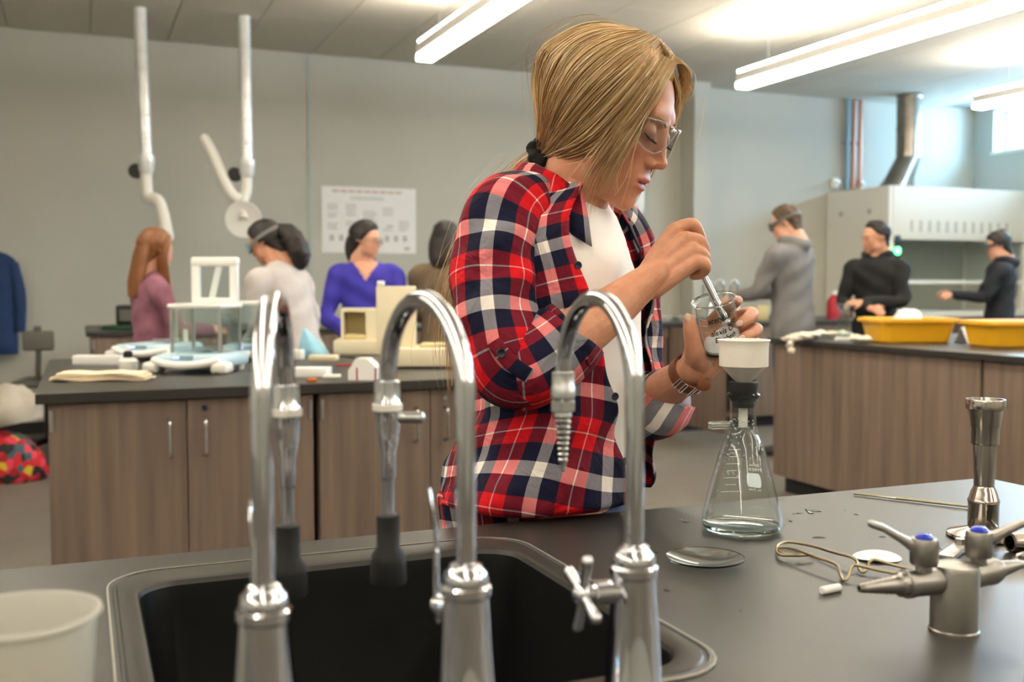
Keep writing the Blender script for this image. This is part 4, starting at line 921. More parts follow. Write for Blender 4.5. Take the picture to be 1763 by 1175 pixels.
    # hair
    if hairstyle == 'short':
        hpart(hair_cap(72, 60, .014, male, -.07, 3, .0045, short=True), 'hair', hair)
    else:
        m = hair_cap(56, 44, .016, male, -.10, 3, .002)
        if hairstyle == 'long':
            for sd in (1, -1):
                m.tube([(.03, .050 * sd, .070), (.012, .079 * sd, .02), (-.002, .086 * sd, -.05), (.012, .088 * sd, -.12), (.035, .085 * sd, -.20), (.055, .07 * sd, -.27), (.06, .06 * sd, -.31)], [(.02, .03), (.018, .045), (.018, .052), (.02, .05), (.022, .045), (.018, .032), (.006, .010)], 14, 4, up=(0, 1, 0))
            m.tube([(-.07, 0, .05), (-.088, 0, -.03), (-.095, 0, -.12), (-.105, 0, -.2), (-.11, 0, -.29)], [(.06, .03), (.075, .030), (.085, .028), (.08, .024), (.05, .012)], 16, 4, up=(1, 0, 0))
        if hairstyle == 'longback':
            m.tube([(-.05, 0, .05), (-.082, 0, -.03), (-.085, 0, -.10), (-.09, 0, -.15), (-.095, 0, -.20)], [(.075, .04), (.084, .042), (.082, .04), (.07, .034), (.03, .012)], 18, 4, up=(1, 0, 0))
        if hairstyle == 'curly':
            rg = np.random.default_rng(9)
            q = [(-.085, 0, .03), (-.125, 0, .0), (-.15, 0, -.06), (-.15, 0, -.13), (-.135, 0, -.19), (-.12, 0, -.23)]
            m.tube(q, [.028, .05, .064, .062, .048, .014], 18, 4, disp=lambda G, P: G + rg.normal(0, .0045, G.shape))
        if hairstyle == 'ponytail':
            m.tube([(-.088, 0, .01), (-.11, 0, .0), (-.115, .0, -.06), (-.10, .0, -.12), (-.085, .02, -.18)], [.018, .026, .03, .026, .008], 14, 4)
        if hairstyle == 'goggled':
            m.tube([(-.05, 0, .1), (-.06, 0, .115), (-.075, 0, .12)], [.02, .025, .012], 12, 3, rnd1=True)
        hpart(m, 'hair', hair)
    if goggles:
        a = np.linspace(-math.pi, math.pi, 49)[:-1]
        zt = goggles.get('z', 0.0)
        G = []
        for dz, off in ((-.011, .018), (-.011, .021), (.011, .021), (.011, .018)):
            G.append([(-.006 + (.092 + off) * math.cos(q), (.074 + off) * math.sin(q), zt + .010 + dz - .02 * math.cos(q)) for q in a])
        hpart(MB().grid(np.array(G), cu=True, cv=True), 'goggle_strap', goggles['strap'])
        lens = MB()
        for dz, off in ((-.026, .0), (-.026, .03), (.026, .03), (.026, .0)): pass
        q = np.linspace(-.85, .85, 18)
        G = [[(.012 + (.088 + o) * math.cos(x) , .078 * math.sin(x) * (1 + o * 3), zt - .004 + dz) for x in q] for o, dz in ((.0, -.026), (.018, -.024), (.018, .022), (.0, .026))]
        hpart(lens.grid(np.array(G)), 'goggles', goggles['lens'])
    # clothes
    if hood: gm.tube([(ln(1.45) + .055, .045, 1.462), (ln(1.45) + .01, .085, 1.475), (ln(1.45) - .05, .082, 1.47), (ln(1.43) - .105, .0, 1.435), (ln(1.45) - .05, -.082, 1.47), (ln(1.45) + .01, -.085, 1.475), (ln(1.45) + .055, -.045, 1.462)], [.018, .026, .036, .048, .036, .026, .018], 12, 4)
    gm = remesh(gm, .011, 5); rg = np.random.default_rng(5)
    v = gm.v[0]; v = v + .0045 * np.stack([np.sin(v[:, 2] * 46 + v[:, 1] * 25), np.sin(v[:, 2] * 38 + v[:, 0] * 30), np.zeros(len(v))], 1)
    if vneck:
        keep = None
        cut = (v[:, 0] > .0) & (v[:, 2] > 1.33 + np.abs(v[:, 1]) * 1.5)
        v[cut, 0] -= .035
    gm.v = [L2W(v)]; gm.build('top', garment, t)
    lg = remesh(lg, .013, 4); lg.v = [L2W(q) for q in lg.v]; lg.build('trousers', pants, t)
    return t
SK1, SK2, SK3 = (222, 172, 146), (196, 146, 118), (206, 152, 122)
person('person', 'student with long auburn hair in a mauve sweater behind the balances', 262, 5.35, 403, 62, 1.50, 'mauve', 'denim', SK1, 'hair_red', 'long', ((.10, .20, 1.13), (.30, .10, 1.10)), ((.12, -.20, 1.13), (.32, -.10, 1.12)), 20, 8, build=.98)
person('person', 'dark haired student with a big curly ponytail and goggles in a light grey sweater', 518, 5.30, 393, -62, 1.545, 'grey_knit', 'denim', SK2, 'hair_dark', 'curly', ((.12, .22, 1.12), (.30, .10, 1.02)), ((.10, -.22, 1.12), (.30, -.14, 1.02)), 18, 26, lean=.34, goggles={'strap': 'grey_hood', 'lens': 'blue_grey', 'z': .012}, build=1.02)
person('person', 'student in a bright blue v-neck sweater with dark tied hair in front of the poster', 630, 6.35, 392, 172, 1.60, 'blue_knit', 'denim', SK1, 'hair_dark', 'ponytail', ((.05, .25, 1.10), (.26, .12, 1.0)), ((.05, -.25, 1.10), (.26, -.12, 1.0)), 62, 4, build=1.0, vneck=True, goggles={'strap': 'lens_clear', 'lens': 'lens_clear', 'z': 0})
person('person', 'long dark haired student in a brown jacket seen from behind, beside the plaid shirt', 766, 6.35, 393, 20, 1.60, 'brown_jkt', 'denim', SK3, 'hair_dark', 'longback', ((.05, .24, 1.12), (.24, .10, 1.05)), ((.05, -.24, 1.12), (.24, -.10, 1.05)), 0, 8, build=1.02)
person('person', 'tall student in a grey hooded sweatshirt reaching left towards the rear taps', 1366, 7.45, 362, -48, 1.78, 'grey_hood', 'denim', SK1, 'hair_brown', 'short', ((.14, .24, 1.13), (.38, .17, 1.08)), ((.16, -.22, 1.13), (.40, -.08, 1.10)), 12, 18, male=True, lean=.06, hood=True, build=1.14, goggles={'strap': 'chair_grey', 'lens': 'chair_grey', 'z': .012})
person('person', 'smiling dark haired student in a black hooded top with folded arms', 1508, 7.6, 385, -140, 1.675, 'black_hood', 'black_hood', SK2, 'hair_dark', 'short', ((.06, .22, 1.13), (.24, .0, 1.12)), ((.08, -.22, 1.11), (.27, .06, 1.08)), -38, 4, male=True, hood=True, build=1.0, hands_dir=(0, 0, 0))
person('person', 'student in a dark navy jacket with goggles reaching to the fume hood at the right', 1722, 8.9, 405, -70, 1.67, 'navy_jkt', 'black_hood', SK1, 'hair_dark', 'goggled', ((.14, .22, 1.15), (.38, .12, 1.16)), ((.14, -.22, 1.15), (.40, -.12, 1.17)), 10, 14, male=True, hood=True, build=1.06, goggles={'strap': 'black_pl', 'lens': 'chair_grey', 'z': .018})
# ================================================================== THE STUDENT IN THE PLAID SHIRT
GD = 1.50
gb = C(950, 600, 1.54)
girl = thing('person', 'blond student in a red plaid shirt and clear safety glasses stirring a small beaker', 'person', (gb[0], gb[1], 0))
SKIN, LIPS, BLUSH = (208, 152, 121), (178, 92, 90), (202, 112, 92)
TF = unit(RT * .89 - FH * .45); TL = unit(RT * .45 + FH * .89)
# ---- head
PSI, HP = R(25), R(24); SCH = 1.03
hf = math.cos(HP) * (math.cos(PSI) * RT - math.sin(PSI) * FH) - math.sin(HP) * UP
HB = basis(hf)
hc = C(1146, 286, 1.425) - HB @ (V(.1075, 0, -.036) * SCH)
H2W = lambda p: hc + (np.asarray(p, float) * SCH) @ HB.T
W2H = lambda p: ((np.asarray(p, float) - hc) @ HB) / SCH
P, D_, r_ = head_grid(220, 190, False, False, 1.7, True)
hm = close_head(P); tint_h = head_tint(hm.verts(), SKIN, LIPS, BLUSH)
body = MB(); body.add(H2W(hm.verts()), hm.f)
tints = [tint_h]
def addbody(mb):
    n0 = body.n; body.add(mb.verts(), mb.f); c = np.tile(np.array(lin(SKIN)), (mb.n, 1)); tints.append(c)
# ---- neck, torso, legs
core = MB()
nb = C(986, 354, 1.487)
core.tube([H2W((-.016, 0, -.045)), H2W((-.014, 0, -.075)), C(1000, 300, 1.478), nb, nb - V(0, 0, .04)], [.043, .045, .046, .050, .050], 20, 4)
tor = [(.78, 952, .075, .105), (.90, 954, .080, .110), (1.0, 962, .100, .130), (1.1, 972, .095, .125), (1.2, 966, .088, .135), (1.27, 958, .075, .13), (1.31, 966, .055, .10), (1.335, 978, .045, .05)]
core.tube([V(*(C(px, 500, GD)[:2]), z) for z, px, a, b in tor], [(b, a) for z, px, a, b in tor], 24, 3, up=TF)
hipc = C(952, 500, 1.53)
for sd in (1, -1):
    hp_ = V(hipc[0], hipc[1], 0) + TL * .085 * sd
    core.tube([hp_ + V(0, 0, .84), hp_ + V(0, 0, .46) + TF * .01, hp_ + V(0, 0, .06)], [.072, .05, .036], 12, 3)
addbody(remesh(core, .0055, 3))
# ---- right forearm and hand
def chain(mb, pts, rad, n=14, sub=4): mb.tube([C(*p) for p in pts], rad, n, sub, rnd0=True, rnd1=True)
ra = MB()
ra.tube([C(885, 648, 1.315), C(935, 617, 1.318), C(985, 582, 1.328), C(1045, 538, 1.348), C(1085, 506, 1.366), C(1108, 488, 1.374), C(1125, 474, 1.378)], [(.036, .036), (.0365, .037), (.0355, .036), (.0315, .031), (.0275, .0255), (.0265, .0225), (.027, .020)], 20, 4, rnd1=True)
mc = [((1113, 470, 1.388), (1138, 430, 1.396), (1162, 396, 1.398)), ((1117, 480, 1.379), (1150, 443, 1.384), (1181, 411, 1.386)), ((1122, 490, 1.374), (1158, 457, 1.378), (1193, 431, 1.378)), ((1126, 499, 1.372), (1160, 474, 1.374), (1198, 451, 1.374))]
for a_, m_, b_ in mc: chain(ra, [a_, m_, b_], [.0130, .0128, .0105])
ra.tube([C(1120, 482, 1.386), C(1150, 452, 1.394), C(1176, 428, 1.395)], [(.024, .012), (.027, .0125), (.024, .011)], 14, 4, up=FH, rnd0=True, rnd1=True)
fr = [[(1162, 396, 1.398), (1180, 388, 1.401), (1194, 388, 1.403), (1203, 402, 1.410), (1207, 417, 1.416), (1200, 432, 1.421)],
      [(1181, 411, 1.386), (1197, 412, 1.388), (1208, 420, 1.391), (1212, 437, 1.401), (1205, 449, 1.410)],
      [(1193, 431, 1.378), (1206, 435, 1.380), (1212, 443, 1.384), (1212, 457, 1.394), (1203, 465, 1.402)],
      [(1198, 451, 1.374), (1209, 452, 1.374), (1215, 458, 1.377), (1212, 468, 1.385), (1202, 474, 1.392), (1193, 475, 1.397)]]
rf = [[.0104, .0098, .0100, .0086, .0084, .0072], [.0104, .0096, .0098, .0086, .0074], [.0100, .0092, .0094, .0082, .0072], [.0096, .0086, .0088, .0078, .0072, .0066]]
for f_, q in zip(fr, rf): chain(ra, f_, [x * .92 for x in q])
chain(ra, [(1132, 468, 1.398), (1155, 440, 1.418), (1176, 432, 1.424), (1194, 438, 1.418), (1206, 448, 1.412)], [.013, .0125, .0115, .0100, .0080])
addbody(remesh(ra, .0016, 4))
# ---- left forearm and hand
la = MB()
la.tube([C(1095, 712, 1.59), C(1122, 692, 1.545), C(1150, 668, 1.495), C(1176, 650, 1.452), C(1192, 638, 1.432), C(1200, 628, 1.428)], [(.033, .033), (.032, .032), (.030, .029), (.0265, .024), (.0255, .0215), (.027, .019)], 20, 4, rnd1=True)
mc = [((1196, 622, 1.432), (1212, 590, 1.440), (1226, 556, 1.443)), ((1202, 628, 1.432), (1220, 596, 1.442), (1238, 566, 1.445)), ((1208, 634, 1.432), (1226, 606, 1.440), (1244, 581, 1.442)), ((1212, 640, 1.431), (1229, 618, 1.436), (1244, 598, 1.436))]
for a_, m_, b_ in mc: chain(la, [a_, m_, b_], [.0140, .0130, .0105])
la.tube([C(1202, 632, 1.432), C(1218, 604, 1.436), C(1230, 580, 1.440)], [(.027, .014), (.032, .0135), (.030, .0115)], 14, 4, up=FH, rnd0=True, rnd1=True)
fl_ = [[(1226, 556, 1.443), (1240, 540, 1.446), (1254, 529, 1.440), (1264, 522, 1.422), (1269, 518, 1.406)],
       [(1238, 566, 1.445), (1262, 552, 1.448), (1284, 541, 1.438), (1295, 540, 1.418), (1288, 548, 1.400), (1277, 556, 1.390)],
       [(1244, 581, 1.442), (1268, 574, 1.444), (1291, 568, 1.434), (1303, 567, 1.414), (1294, 575, 1.398), (1281, 582, 1.388)],
       [(1244, 598, 1.436), (1266, 597, 1.438), (1288, 592, 1.430), (1300, 590, 1.412), (1294, 595, 1.400), (1285, 599, 1.392)]]
rl = [[.0105, .0095, .0092, .0084, .0074], [.0105, .0096, .0096, .0090, .0084, .0076], [.0102, .0094, .0092, .0088, .0082, .0074], [.0096, .0086, .0084, .0080, .0075, .0068]]
for f_, q in zip(fl_, rl): chain(la, f_, q)
chain(la, [(1203, 628, 1.424), (1197, 612, 1.408), (1193, 592, 1.398), (1189, 568, 1.394), (1187, 552, 1.394)], [.0175, .0150, .0118, .0105, .0088])
addbody(remesh(la, .0016, 4))
body.build('body', 'skin', girl, tint=np.vstack(tints), ang=80)
def nail(px, py, d, sx, sy, tilt):
    c = C(px, py, d); M = np.stack([RT * math.cos(tilt) + UP * math.sin(tilt), -RT * math.sin(tilt) + UP * math.cos(tilt), FH], 1)
    MB().ell(c, (sx, sy, .0016), M, 12, 8).build('fingernail', 'nail', girl)
nail(1273, 516, 1.3995, .0042, .0056, R(40)); nail(1273, 557, 1.3835, .0056, .0042, R(20)); nail(1277, 583, 1.3818, .0056, .0042, R(20)); nail(1184, 547, 1.3865, .0046, .0062, R(8))
# ---- face details
def hp2(m, nm, mt, par=girl): m.v = [H2W(q) for q in m.v]; return m.build(nm, mt, par)
for sd in (1, -1):
    q = np.linspace(0, 1, 9); lx = lambda s: (.0868 - .012 * (s - .42) ** 2 * 4 * 1.1)
    hp2(MB().tube([(.0806, .0165 * sd, -.0085), (.0868, .024 * sd, -.0115), (.0880, .031 * sd, -.0125), (.0855, .039 * sd, -.0110), (.0790, .0465 * sd, -.0070)], [.0006, .0012, .0016, .0016, .0008], 8, 4), 'eyelashes', 'lash')
    for k in range(9):
        y = .020 + k * .0032; x = np.interp(y, [.0165, .024, .031, .039, .0465], [.0806, .0868, .0880, .0855, .0790]); z = np.interp(y, [.0165, .024, .031, .039, .0465], [-.0085, -.0115, -.0125, -.0110, -.007])
        hp2(MB().tube([(x, y * sd, z), (x + .004, (y + .001) * sd, z - .0025), (x + .0075, (y + .002) * sd, z - .0022)], [.0005, .0004, .0002], 5, 2), 'eyelash', 'lash')
    hp2(MB().tube([(.0905, .012 * sd, .0100), (.0908, .024 * sd, .0150), (.0855, .036 * sd, .0165), (.0740, .049 * sd, .0115)], [(.0010, .0016), (.0012, .0026), (.0010, .0022), (.0006, .0008)], 8, 4), 'eyebrow', 'brow')
hp2(MB().ell((.0815, 0, -.0690), (.0080, .0120, .0016), nu=14, nv=8), 'teeth', 'teeth')
# ---- safety glasses
gl = MB().tube([(.0995, -.010, .0085), (.1015, -.004, .0095), (.1015, .004, .0095), (.0995, .010, .0085)], [.0018, .0014, .0014, .0018], 8, 3)
frame_o = hp2(gl, 'safety_glasses', 'bead')
for sd in (1, -1):
    S = np.linspace(0, 1, 20); ys = np.interp(S, [0, .15, .5, .8, 1], [.007, .014, .036, .056, .064])
    zt = np.interp(S, [0, .1, .3, .6, .85, 1], [.0085, .0110, .0140, .0145, .0115, .0070]); zb = np.interp(S, [0, .1, .22, .4, .6, .8, 1], [.0035, -.008, -.0200, -.0270, -.0265, -.0190, -.0040])
    xx = .1045 - 8.6 * ys ** 2 + .001
    G = np.array([[(xx[i] - .06 * (zt[i] - (zb[i] + (zt[i] - zb[i]) * v)), ys[i] * sd, zb[i] + (zt[i] - zb[i]) * v) for i in range(20)] for v in np.linspace(0, 1, 10)])
    N = np.array([(1.6, 0, 0)]) * .001
    m = MB(); m.grid(G); lens = hp2(m, 'lens', 'lens_clear', frame_o); md = lens.modifiers.new('thickness', 'SOLIDIFY'); md.thickness = .0018
    edge = np.vstack([G[0], G[1:, -1], G[-1, ::-1][1:], G[::-1][1:-1, 0]])
    hp2(MB().tube(np.vstack([edge, edge[:1]]), .00065, 6, 1), 'lens_rim', 'bead', frame_o)
    hp2(MB().tube([(.0700, .064 * sd, .004), (.045, .074 * sd, .005), (.0, .083 * sd, .002), (-.025, .083 * sd, -.006)], [(.0012, .004), (.0010, .0035), (.001, .003), (.001, .003)], 8, 4), 'temple_arm', 'bead', frame_o)
# ---- hair
def px2ell(px, py, ce, ra):
    r, k = ray(px, py); o = W2H(CAMP); d = (r @ HB) / SCH; ce = np.array(ce); ra = np.array(ra)
    oo = (o - ce) / ra; dd = d / ra; a = dd @ dd; b = oo @ dd; c = oo @ oo - 1; disc = b * b - a * c
    if disc < 0:
        p = oo + dd * (-b / a); p = p / np.linalg.norm(p); return ce + p * ra
    return ce + (oo + dd * ((-b - math.sqrt(disc)) / a)) * ra
E1 = ((-.003, 0, .012), (.100, .087, .101)); E2 = ((.004, 0, -.02), (.106, .084, .165))
def plane0(px, py, y=0.0):
    r, k = ray(px, py); o = W2H(CAMP); d = (r @ HB) / SCH; return o + d * ((y - o[1]) / d[1])
SCR = plane0(937, 266, -.018)
def guide(pts, e=E1, end=True):
    g = catmull(np.array([px2ell(x, y, *e) for x, y in pts]), 5); s = np.r_[0, np.cumsum(np.linalg.norm(np.diff(g, axis=0), axis=1))]; t = np.linspace(0, s[-1], 22)
    g = np.stack([np.interp(t, s, g[:, k]) for k in range(3)], 1)
    if end:
        w = np.clip((np.linspace(0, 1, 22) - .62) / .38, 0, 1) ** 1.5; g = g * (1 - w[:, None]) + w[:, None] * (SCR + (g - g[-1]) * .35)
    return g
def lguide(pts):
    g = catmull(np.array(pts, float), 6); s = np.r_[0, np.cumsum(np.linalg.norm(np.diff(g, axis=0), axis=1))]; t = np.linspace(0, s[-1], 22)
    return np.stack([np.interp(t, s, g[:, k]) for k in range(3)], 1)
GL = [lguide([(-.052, -.002, .101), (-.083, -.006, .073), (-.100, -.010, .033), (-.108, -.012, .0), SCR]),
      lguide([(-.025, -.002, .110), (-.066, -.016, .093), (-.094, -.024, .055), (-.106, -.024, .012), SCR]),
      lguide([(.0, -.003, .1135), (-.046, -.030, .101), (-.081, -.044, .068), (-.100, -.040, .023), SCR])]
GA = GL + [guide(p) for p in (
    [(1098, 57), (1048, 58), (990, 88), (953, 145), (937, 215), (935, 255)],
    [(1112, 62), (1056, 84), (998, 133), (962, 190), (942, 240), (936, 260)],
    [(1130, 71), (1085, 108), (1025, 163), (976, 220), (948, 256), (936, 263)],
    [(1144, 82), (1112, 125), (1060, 188), (1006, 240), (958, 264), (938, 267)],
    [(1156, 96), (1132, 142), (1088, 207), (1036, 258), (982, 278), (942, 272)],
    [(1163, 106), (1138, 155), (1100, 215), (1062, 268), (1015, 302), (972, 296), (942, 276)])]
GH = [guide(p, E2, False) for p in (
    [(1164, 110), (1140, 155), (1104, 215), (1074, 270), (1056, 318), (1046, 352)],
    [(1160, 106), (1128, 165), (1082, 238), (1046, 295), (1026, 340), (1018, 372)],
    [(1152, 100), (1110, 170), (1058, 245), (1022, 300), (1006, 345), (1002, 378)],
    [(1140, 95), (1085, 175), (1035, 245), (1000, 290), (985, 320), (982, 340)])]
def across(GS, t):
    x = t * (len(GS) - 1); i = min(int(x), len(GS) - 2); u = x - i; return GS[i] * (1 - u) + GS[i + 1] * u
class Strands:
    def __init__(s): s.m = []; s.c = []; s.f = []; s.n = 0
    def add(s, pts, r, col):
        P = np.asarray(pts); n = len(P); T = np.gradient(P, axis=0); T /= np.linalg.norm(T, axis=1, keepdims=True) + 1e-9
        u = np.cross(T, [0.3, 0.2, 1.0]); u /= np.linalg.norm(u, axis=1, keepdims=True) + 1e-9; w = np.cross(T, u)
        rr_ = r * np.minimum(1, np.linspace(3, .25, n))[:, None]
        ring = np.stack([P + rr_ * (math.cos(a) * u + math.sin(a) * w) for a in (0, 2.094, 4.189)], 1).reshape(-1, 3)
        b = s.n
        for i in range(n - 1):
            for j in range(3):
                j2 = (j + 1) % 3; s.f.append((b + i * 3 + j, b + i * 3 + j2, b + i * 3 + 3 + j2, b + i * 3 + 3 + j))
        s.m.append(ring); s.c.append(np.tile(col, (len(ring), 1))); s.n += len(ring)
    def build(s, name, parent):
        m = MB(); m.v = s.m; m.n = s.n; m.f = s.f; me = m.mesh(name); me.materials.append(MATS['hair_str']); set_tint(me, np.vstack(s.c)); me.shade_smooth()
        o = bpy.data.objects.new(name, me); COL.objects.link(o); o.parent = parent
        if parent.type == 'EMPTY': o.matrix_parent_inverse = parent.matrix_basis.inverted()
        o['kind'] = 'stuff'; return o
PAL = [np.array(lin(c)) for c in ((206, 174, 124), (188, 154, 106), (222, 194, 148), (160, 126, 84), (234, 212, 172), (196, 162, 112))]
rg = np.random.default_rng(21)
def hcol(): return PAL[rg.choice(6, p=[.26, .22, .18, .12, .08, .14])] * rg.uniform(.85, 1.1)
ST = Strands(); tt = np.linspace(0, 1, 22)
cl = rg.uniform(0, 1, 130); clo = rg.normal(0, .016, 130)
for k in range(3900):
    if rg.random() < .75:
        q = rg.integers(0, 130); t = np.clip(cl[q] + rg.normal(0, .007), 0, 1); base_o = clo[q]
    else: t = rg.random(); base_o = 0
    g = across(GA, t).copy(); ctr = np.array(E1[0])
    sc = 1 + (base_o + rg.normal(0, .012)) * np.sin(np.clip(tt * 1.15, 0, 1) * math.pi) - .012 * (tt > .5)
    g = ctr + (g - ctr) * sc[:, None] + rg.normal(0, .0022, 3) * np.sin(tt * math.pi)[:, None]
    g += (rg.normal(0, .0045, 3) * [1, 1, 1])[None] * (tt ** 3)[:, None]
    if k % 5 < 2: g[:, 1] *= -1
    a = rg.choice([0, 0, 0, 1, 2]); ST.add(H2W(g[a:]), rg.uniform(.0005, .0009), hcol())
for k in range(380):
    t = rg.random() ** 1.2; g = across(GH, t).copy(); ctr = np.array(E2[0]); L_ = rg.uniform(.55, 1.0)
    g = ctr + (g - ctr) * (1 + rg.normal(-.02, .022) * tt)[:, None] + np.outer(tt ** 2, rg.normal(0, .0075, 3)); n_ = max(10, int(22 * L_)); g = g[:n_]
    if k % 4 == 0: g[:, 1] *= -1
    ST.add(H2W(g), rg.uniform(.0004, .0007), hcol())
for k in range(240):                                     # parting and crown: short strands that dress the roots
    t = rg.random(); g0 = across(GA, t * .9)[0]; g = across(GA, t)[:8].copy(); ST.add(H2W(np.array(E1[0]) + (g - np.array(E1[0])) * rg.uniform(1.0, 1.02)), .0006, hcol())
for k in range(70):                                      # flyaways
    t = rg.random(); g = across(GA, t).copy(); ctr = np.array(E1[0]); o0 = rg.integers(0, 9)
    g = ctr + (g - ctr) * (1.02 + rg.uniform(0, .13) * np.sin(tt * math.pi))[:, None]; g += np.outer(np.sin(tt * 3), rg.normal(0, .008, 3))
    if k % 2: g[:, 1] *= -1
    ST.add(H2W(g[o0:o0 + 13]), .00028, hcol())
for pts in ([(1106, 212), (1090, 262), (1082, 305), (1068, 352)], [(1096, 228), (1075, 270), (1062, 300), (1064, 330)], [(1120, 180), (1098, 230), (1078, 300), (1052, 340)], [(1183, 150), (1205, 185), (1200, 225), (1190, 250)], [(1170, 108), (1192, 130), (1190, 160), (1180, 175)]):
    g = catmull(np.array([px2ell(x, y, *E2) if x < 1150 else plane0(x, y) for x, y in pts]), 6) * 1.03; ST.add(H2W(g), .00045, PAL[4])
for k in range(160):                                     # far-side front hair falling past the forehead
    t = rg.uniform(.55, 1); g = across(GA, t)[:13].copy(); g[:, 1] = -g[:, 1] * rg.uniform(.9, 1.0); g = np.array(E1[0]) + (g - np.array(E1[0])) * rg.uniform(.98, 1.04); ST.add(H2W(g), .0006, hcol())
for k in range(420):                                     # roots along the parting, thrown over to both sides
    t = rg.uniform(.35, 1); g = across(GA, t)[:11].copy(); ctr = np.array(E1[0]); sh = rg.uniform(0, .012); w_ = (1 - np.linspace(0, 1, 11)) ** 1.5
    g[:, 1] += sh * w_; g[:, 2] += .003 * w_; g = ctr + (g - ctr) * rg.uniform(1.0, 1.025); ST.add(H2W(g), .0007, hcol())
for k in range(260):                                     # the lock on the far side of the forehead
    t = rg.random(); x0 = 1140 + 24 * t; y0 = 84 + 26 * t; e = rg.normal(0, 1, 2)
    pts = [(x0, y0), (1168 + 5 * t + e[0] * 2, 104 + 8 * t), (1180 + 4 * e[0], 128 + 4 * t), (1184 + 3 * e[1] - 6 * t, 152), (1176 - 8 * t + 3 * e[0], 172 + 4 * e[1])]
    ys_ = [.004, .016, .030, .038, .043]; g = catmull(np.array([plane0(x, y, yy_) for (x, y), yy_ in zip(pts, ys_)]), 4); ST.add(H2W(g), .0006, hcol())
hair_o = ST.build('hair_strands', girl)
cap = hair_cap(120, 100, .0070, False, -.045, 2, .0006, True)
hp2(cap, 'hair', 'hair_base', girl)
PT = Strands(); s0 = H2W(SCR)
back = [s0, C(912, 296, 1.512), C(880, 345, 1.560), C(836, 420, 1.605), C(806, 510, 1.61), C(790, 600, 1.605), C(783, 680, 1.60)]
wdt = np.array([.010, .016, .022, .026, .028, .026, .012])
for k in range(420):
    o = rg.normal(0, .55, 3); pts = [p + o * w_ * (RT * 0 + 1) for p, w_ in zip(back, wdt)]; q = catmull(np.array(pts), 4); n_ = int(len(q) * rg.uniform(.72, 1)); PT.add(q[:n_], rg.uniform(.0005, .0008), hcol())
for k in range(40):
    o = rg.normal(0, 1.3, 3); pts = [p + o * w_ for p, w_ in zip(back, wdt)]; q = catmull(np.array(pts), 4); PT.add(q[6:6 + int(18 * rg.uniform(.5, 1))], .0003, hcol())
PT.build('ponytail', girl)
ax = unit(s0 - C(912, 296, 1.512)); M_ = frame(ax); m = MB(); G = []
for i in np.linspace(0, 2 * math.pi, 40, endpoint=False):
    c_ = s0 + M_ @ V(.0155 * math.cos(i), .0155 * math.sin(i), .002 * math.sin(3 * i)); rd = M_ @ V(math.cos(i), math.sin(i), 0)
    rr_ = .0105 * (1 + .16 * math.sin(9 * i) + .1 * math.sin(5 * i)); G.append([c_ + rd * rr_ * math.cos(j) + ax * rr_ * math.sin(j) * 1.1 for j in np.linspace(0, 2 * math.pi, 14, endpoint=False)])
m.grid(np.array(G), cu=True, cv=True).build('scrunchie', 'scrunchie', girl)
# ---- white tee
def cxy(px, z=1.0): p = C(px, 500, GD); return V(p[0], p[1] + np.interp(z, [.9145, .922], [.058, 0.0]), 0)
SEC = np.array([(.80, 948, .124, .164), (.885, 947, .127, .168), (.9145, 947, .131, .173), (.917, 948, .136, .178), (.923, 947, .142, .187), (.935, 947, .145, .190), (.965, 952, .139, .183), (1.0, 962, .130, .172), (1.05, 973, .123, .162), (1.12, 973, .119, .160), (1.20, 965, .119, .166), (1.25, 958, .116, .170), (1.285, 953, .108, .166), (1.312, 956, .098, .148), (1.335, 966, .085, .116), (1.352, 976, .070, .082), (1.362, 981, .062, .066)])
def sec(z): return [np.interp(z, SEC[:, 0], SEC[:, k]) for k in (1, 2, 3)]
def fold(phi, z, amp=1.0):
    return amp * (.0030 * np.sin(5 * phi + 40 * z) + .0024 * np.sin(9 * phi - 26 * z + 1) + .0018 * np.sin(3 * phi + 75 * z + 2) + .0012 * np.sin(14 * phi + 60 * z))
zs = np.linspace(.80, 1.362, 60); ph = np.linspace(0, 2 * math.pi, 72, endpoint=False); G = []
for z in zs:
    px, a, b = sec(z); px = max(px, 960) if z < 1.05 else px; a = min(a, .118) - .011; b = min(b, .16) - .012; c_ = cxy(px, z); row = []
    for f_ in ph:
        fd_ = fold(f_ + 1.3, z, .6) if z < 1.28 else 0; drop = .022 * max(0, math.cos(f_)) ** 1.3 * np.clip((z - 1.26) / .1, 0, 1)
        row.append(c_ + TF * (a + fd_) * math.cos(f_) - TL * (b + fd_) * math.sin(f_) + V(0, 0, z - drop))
    G.append(row)
tee = MB().grid(np.array(G), cu=True).build('white_t_shirt', 'tee', girl)
rim = np.array(G[-1] + G[-1][:1]); MB().tube(rim, .0035, 8, 1, caps=False).build('neckband', 'tee', tee)
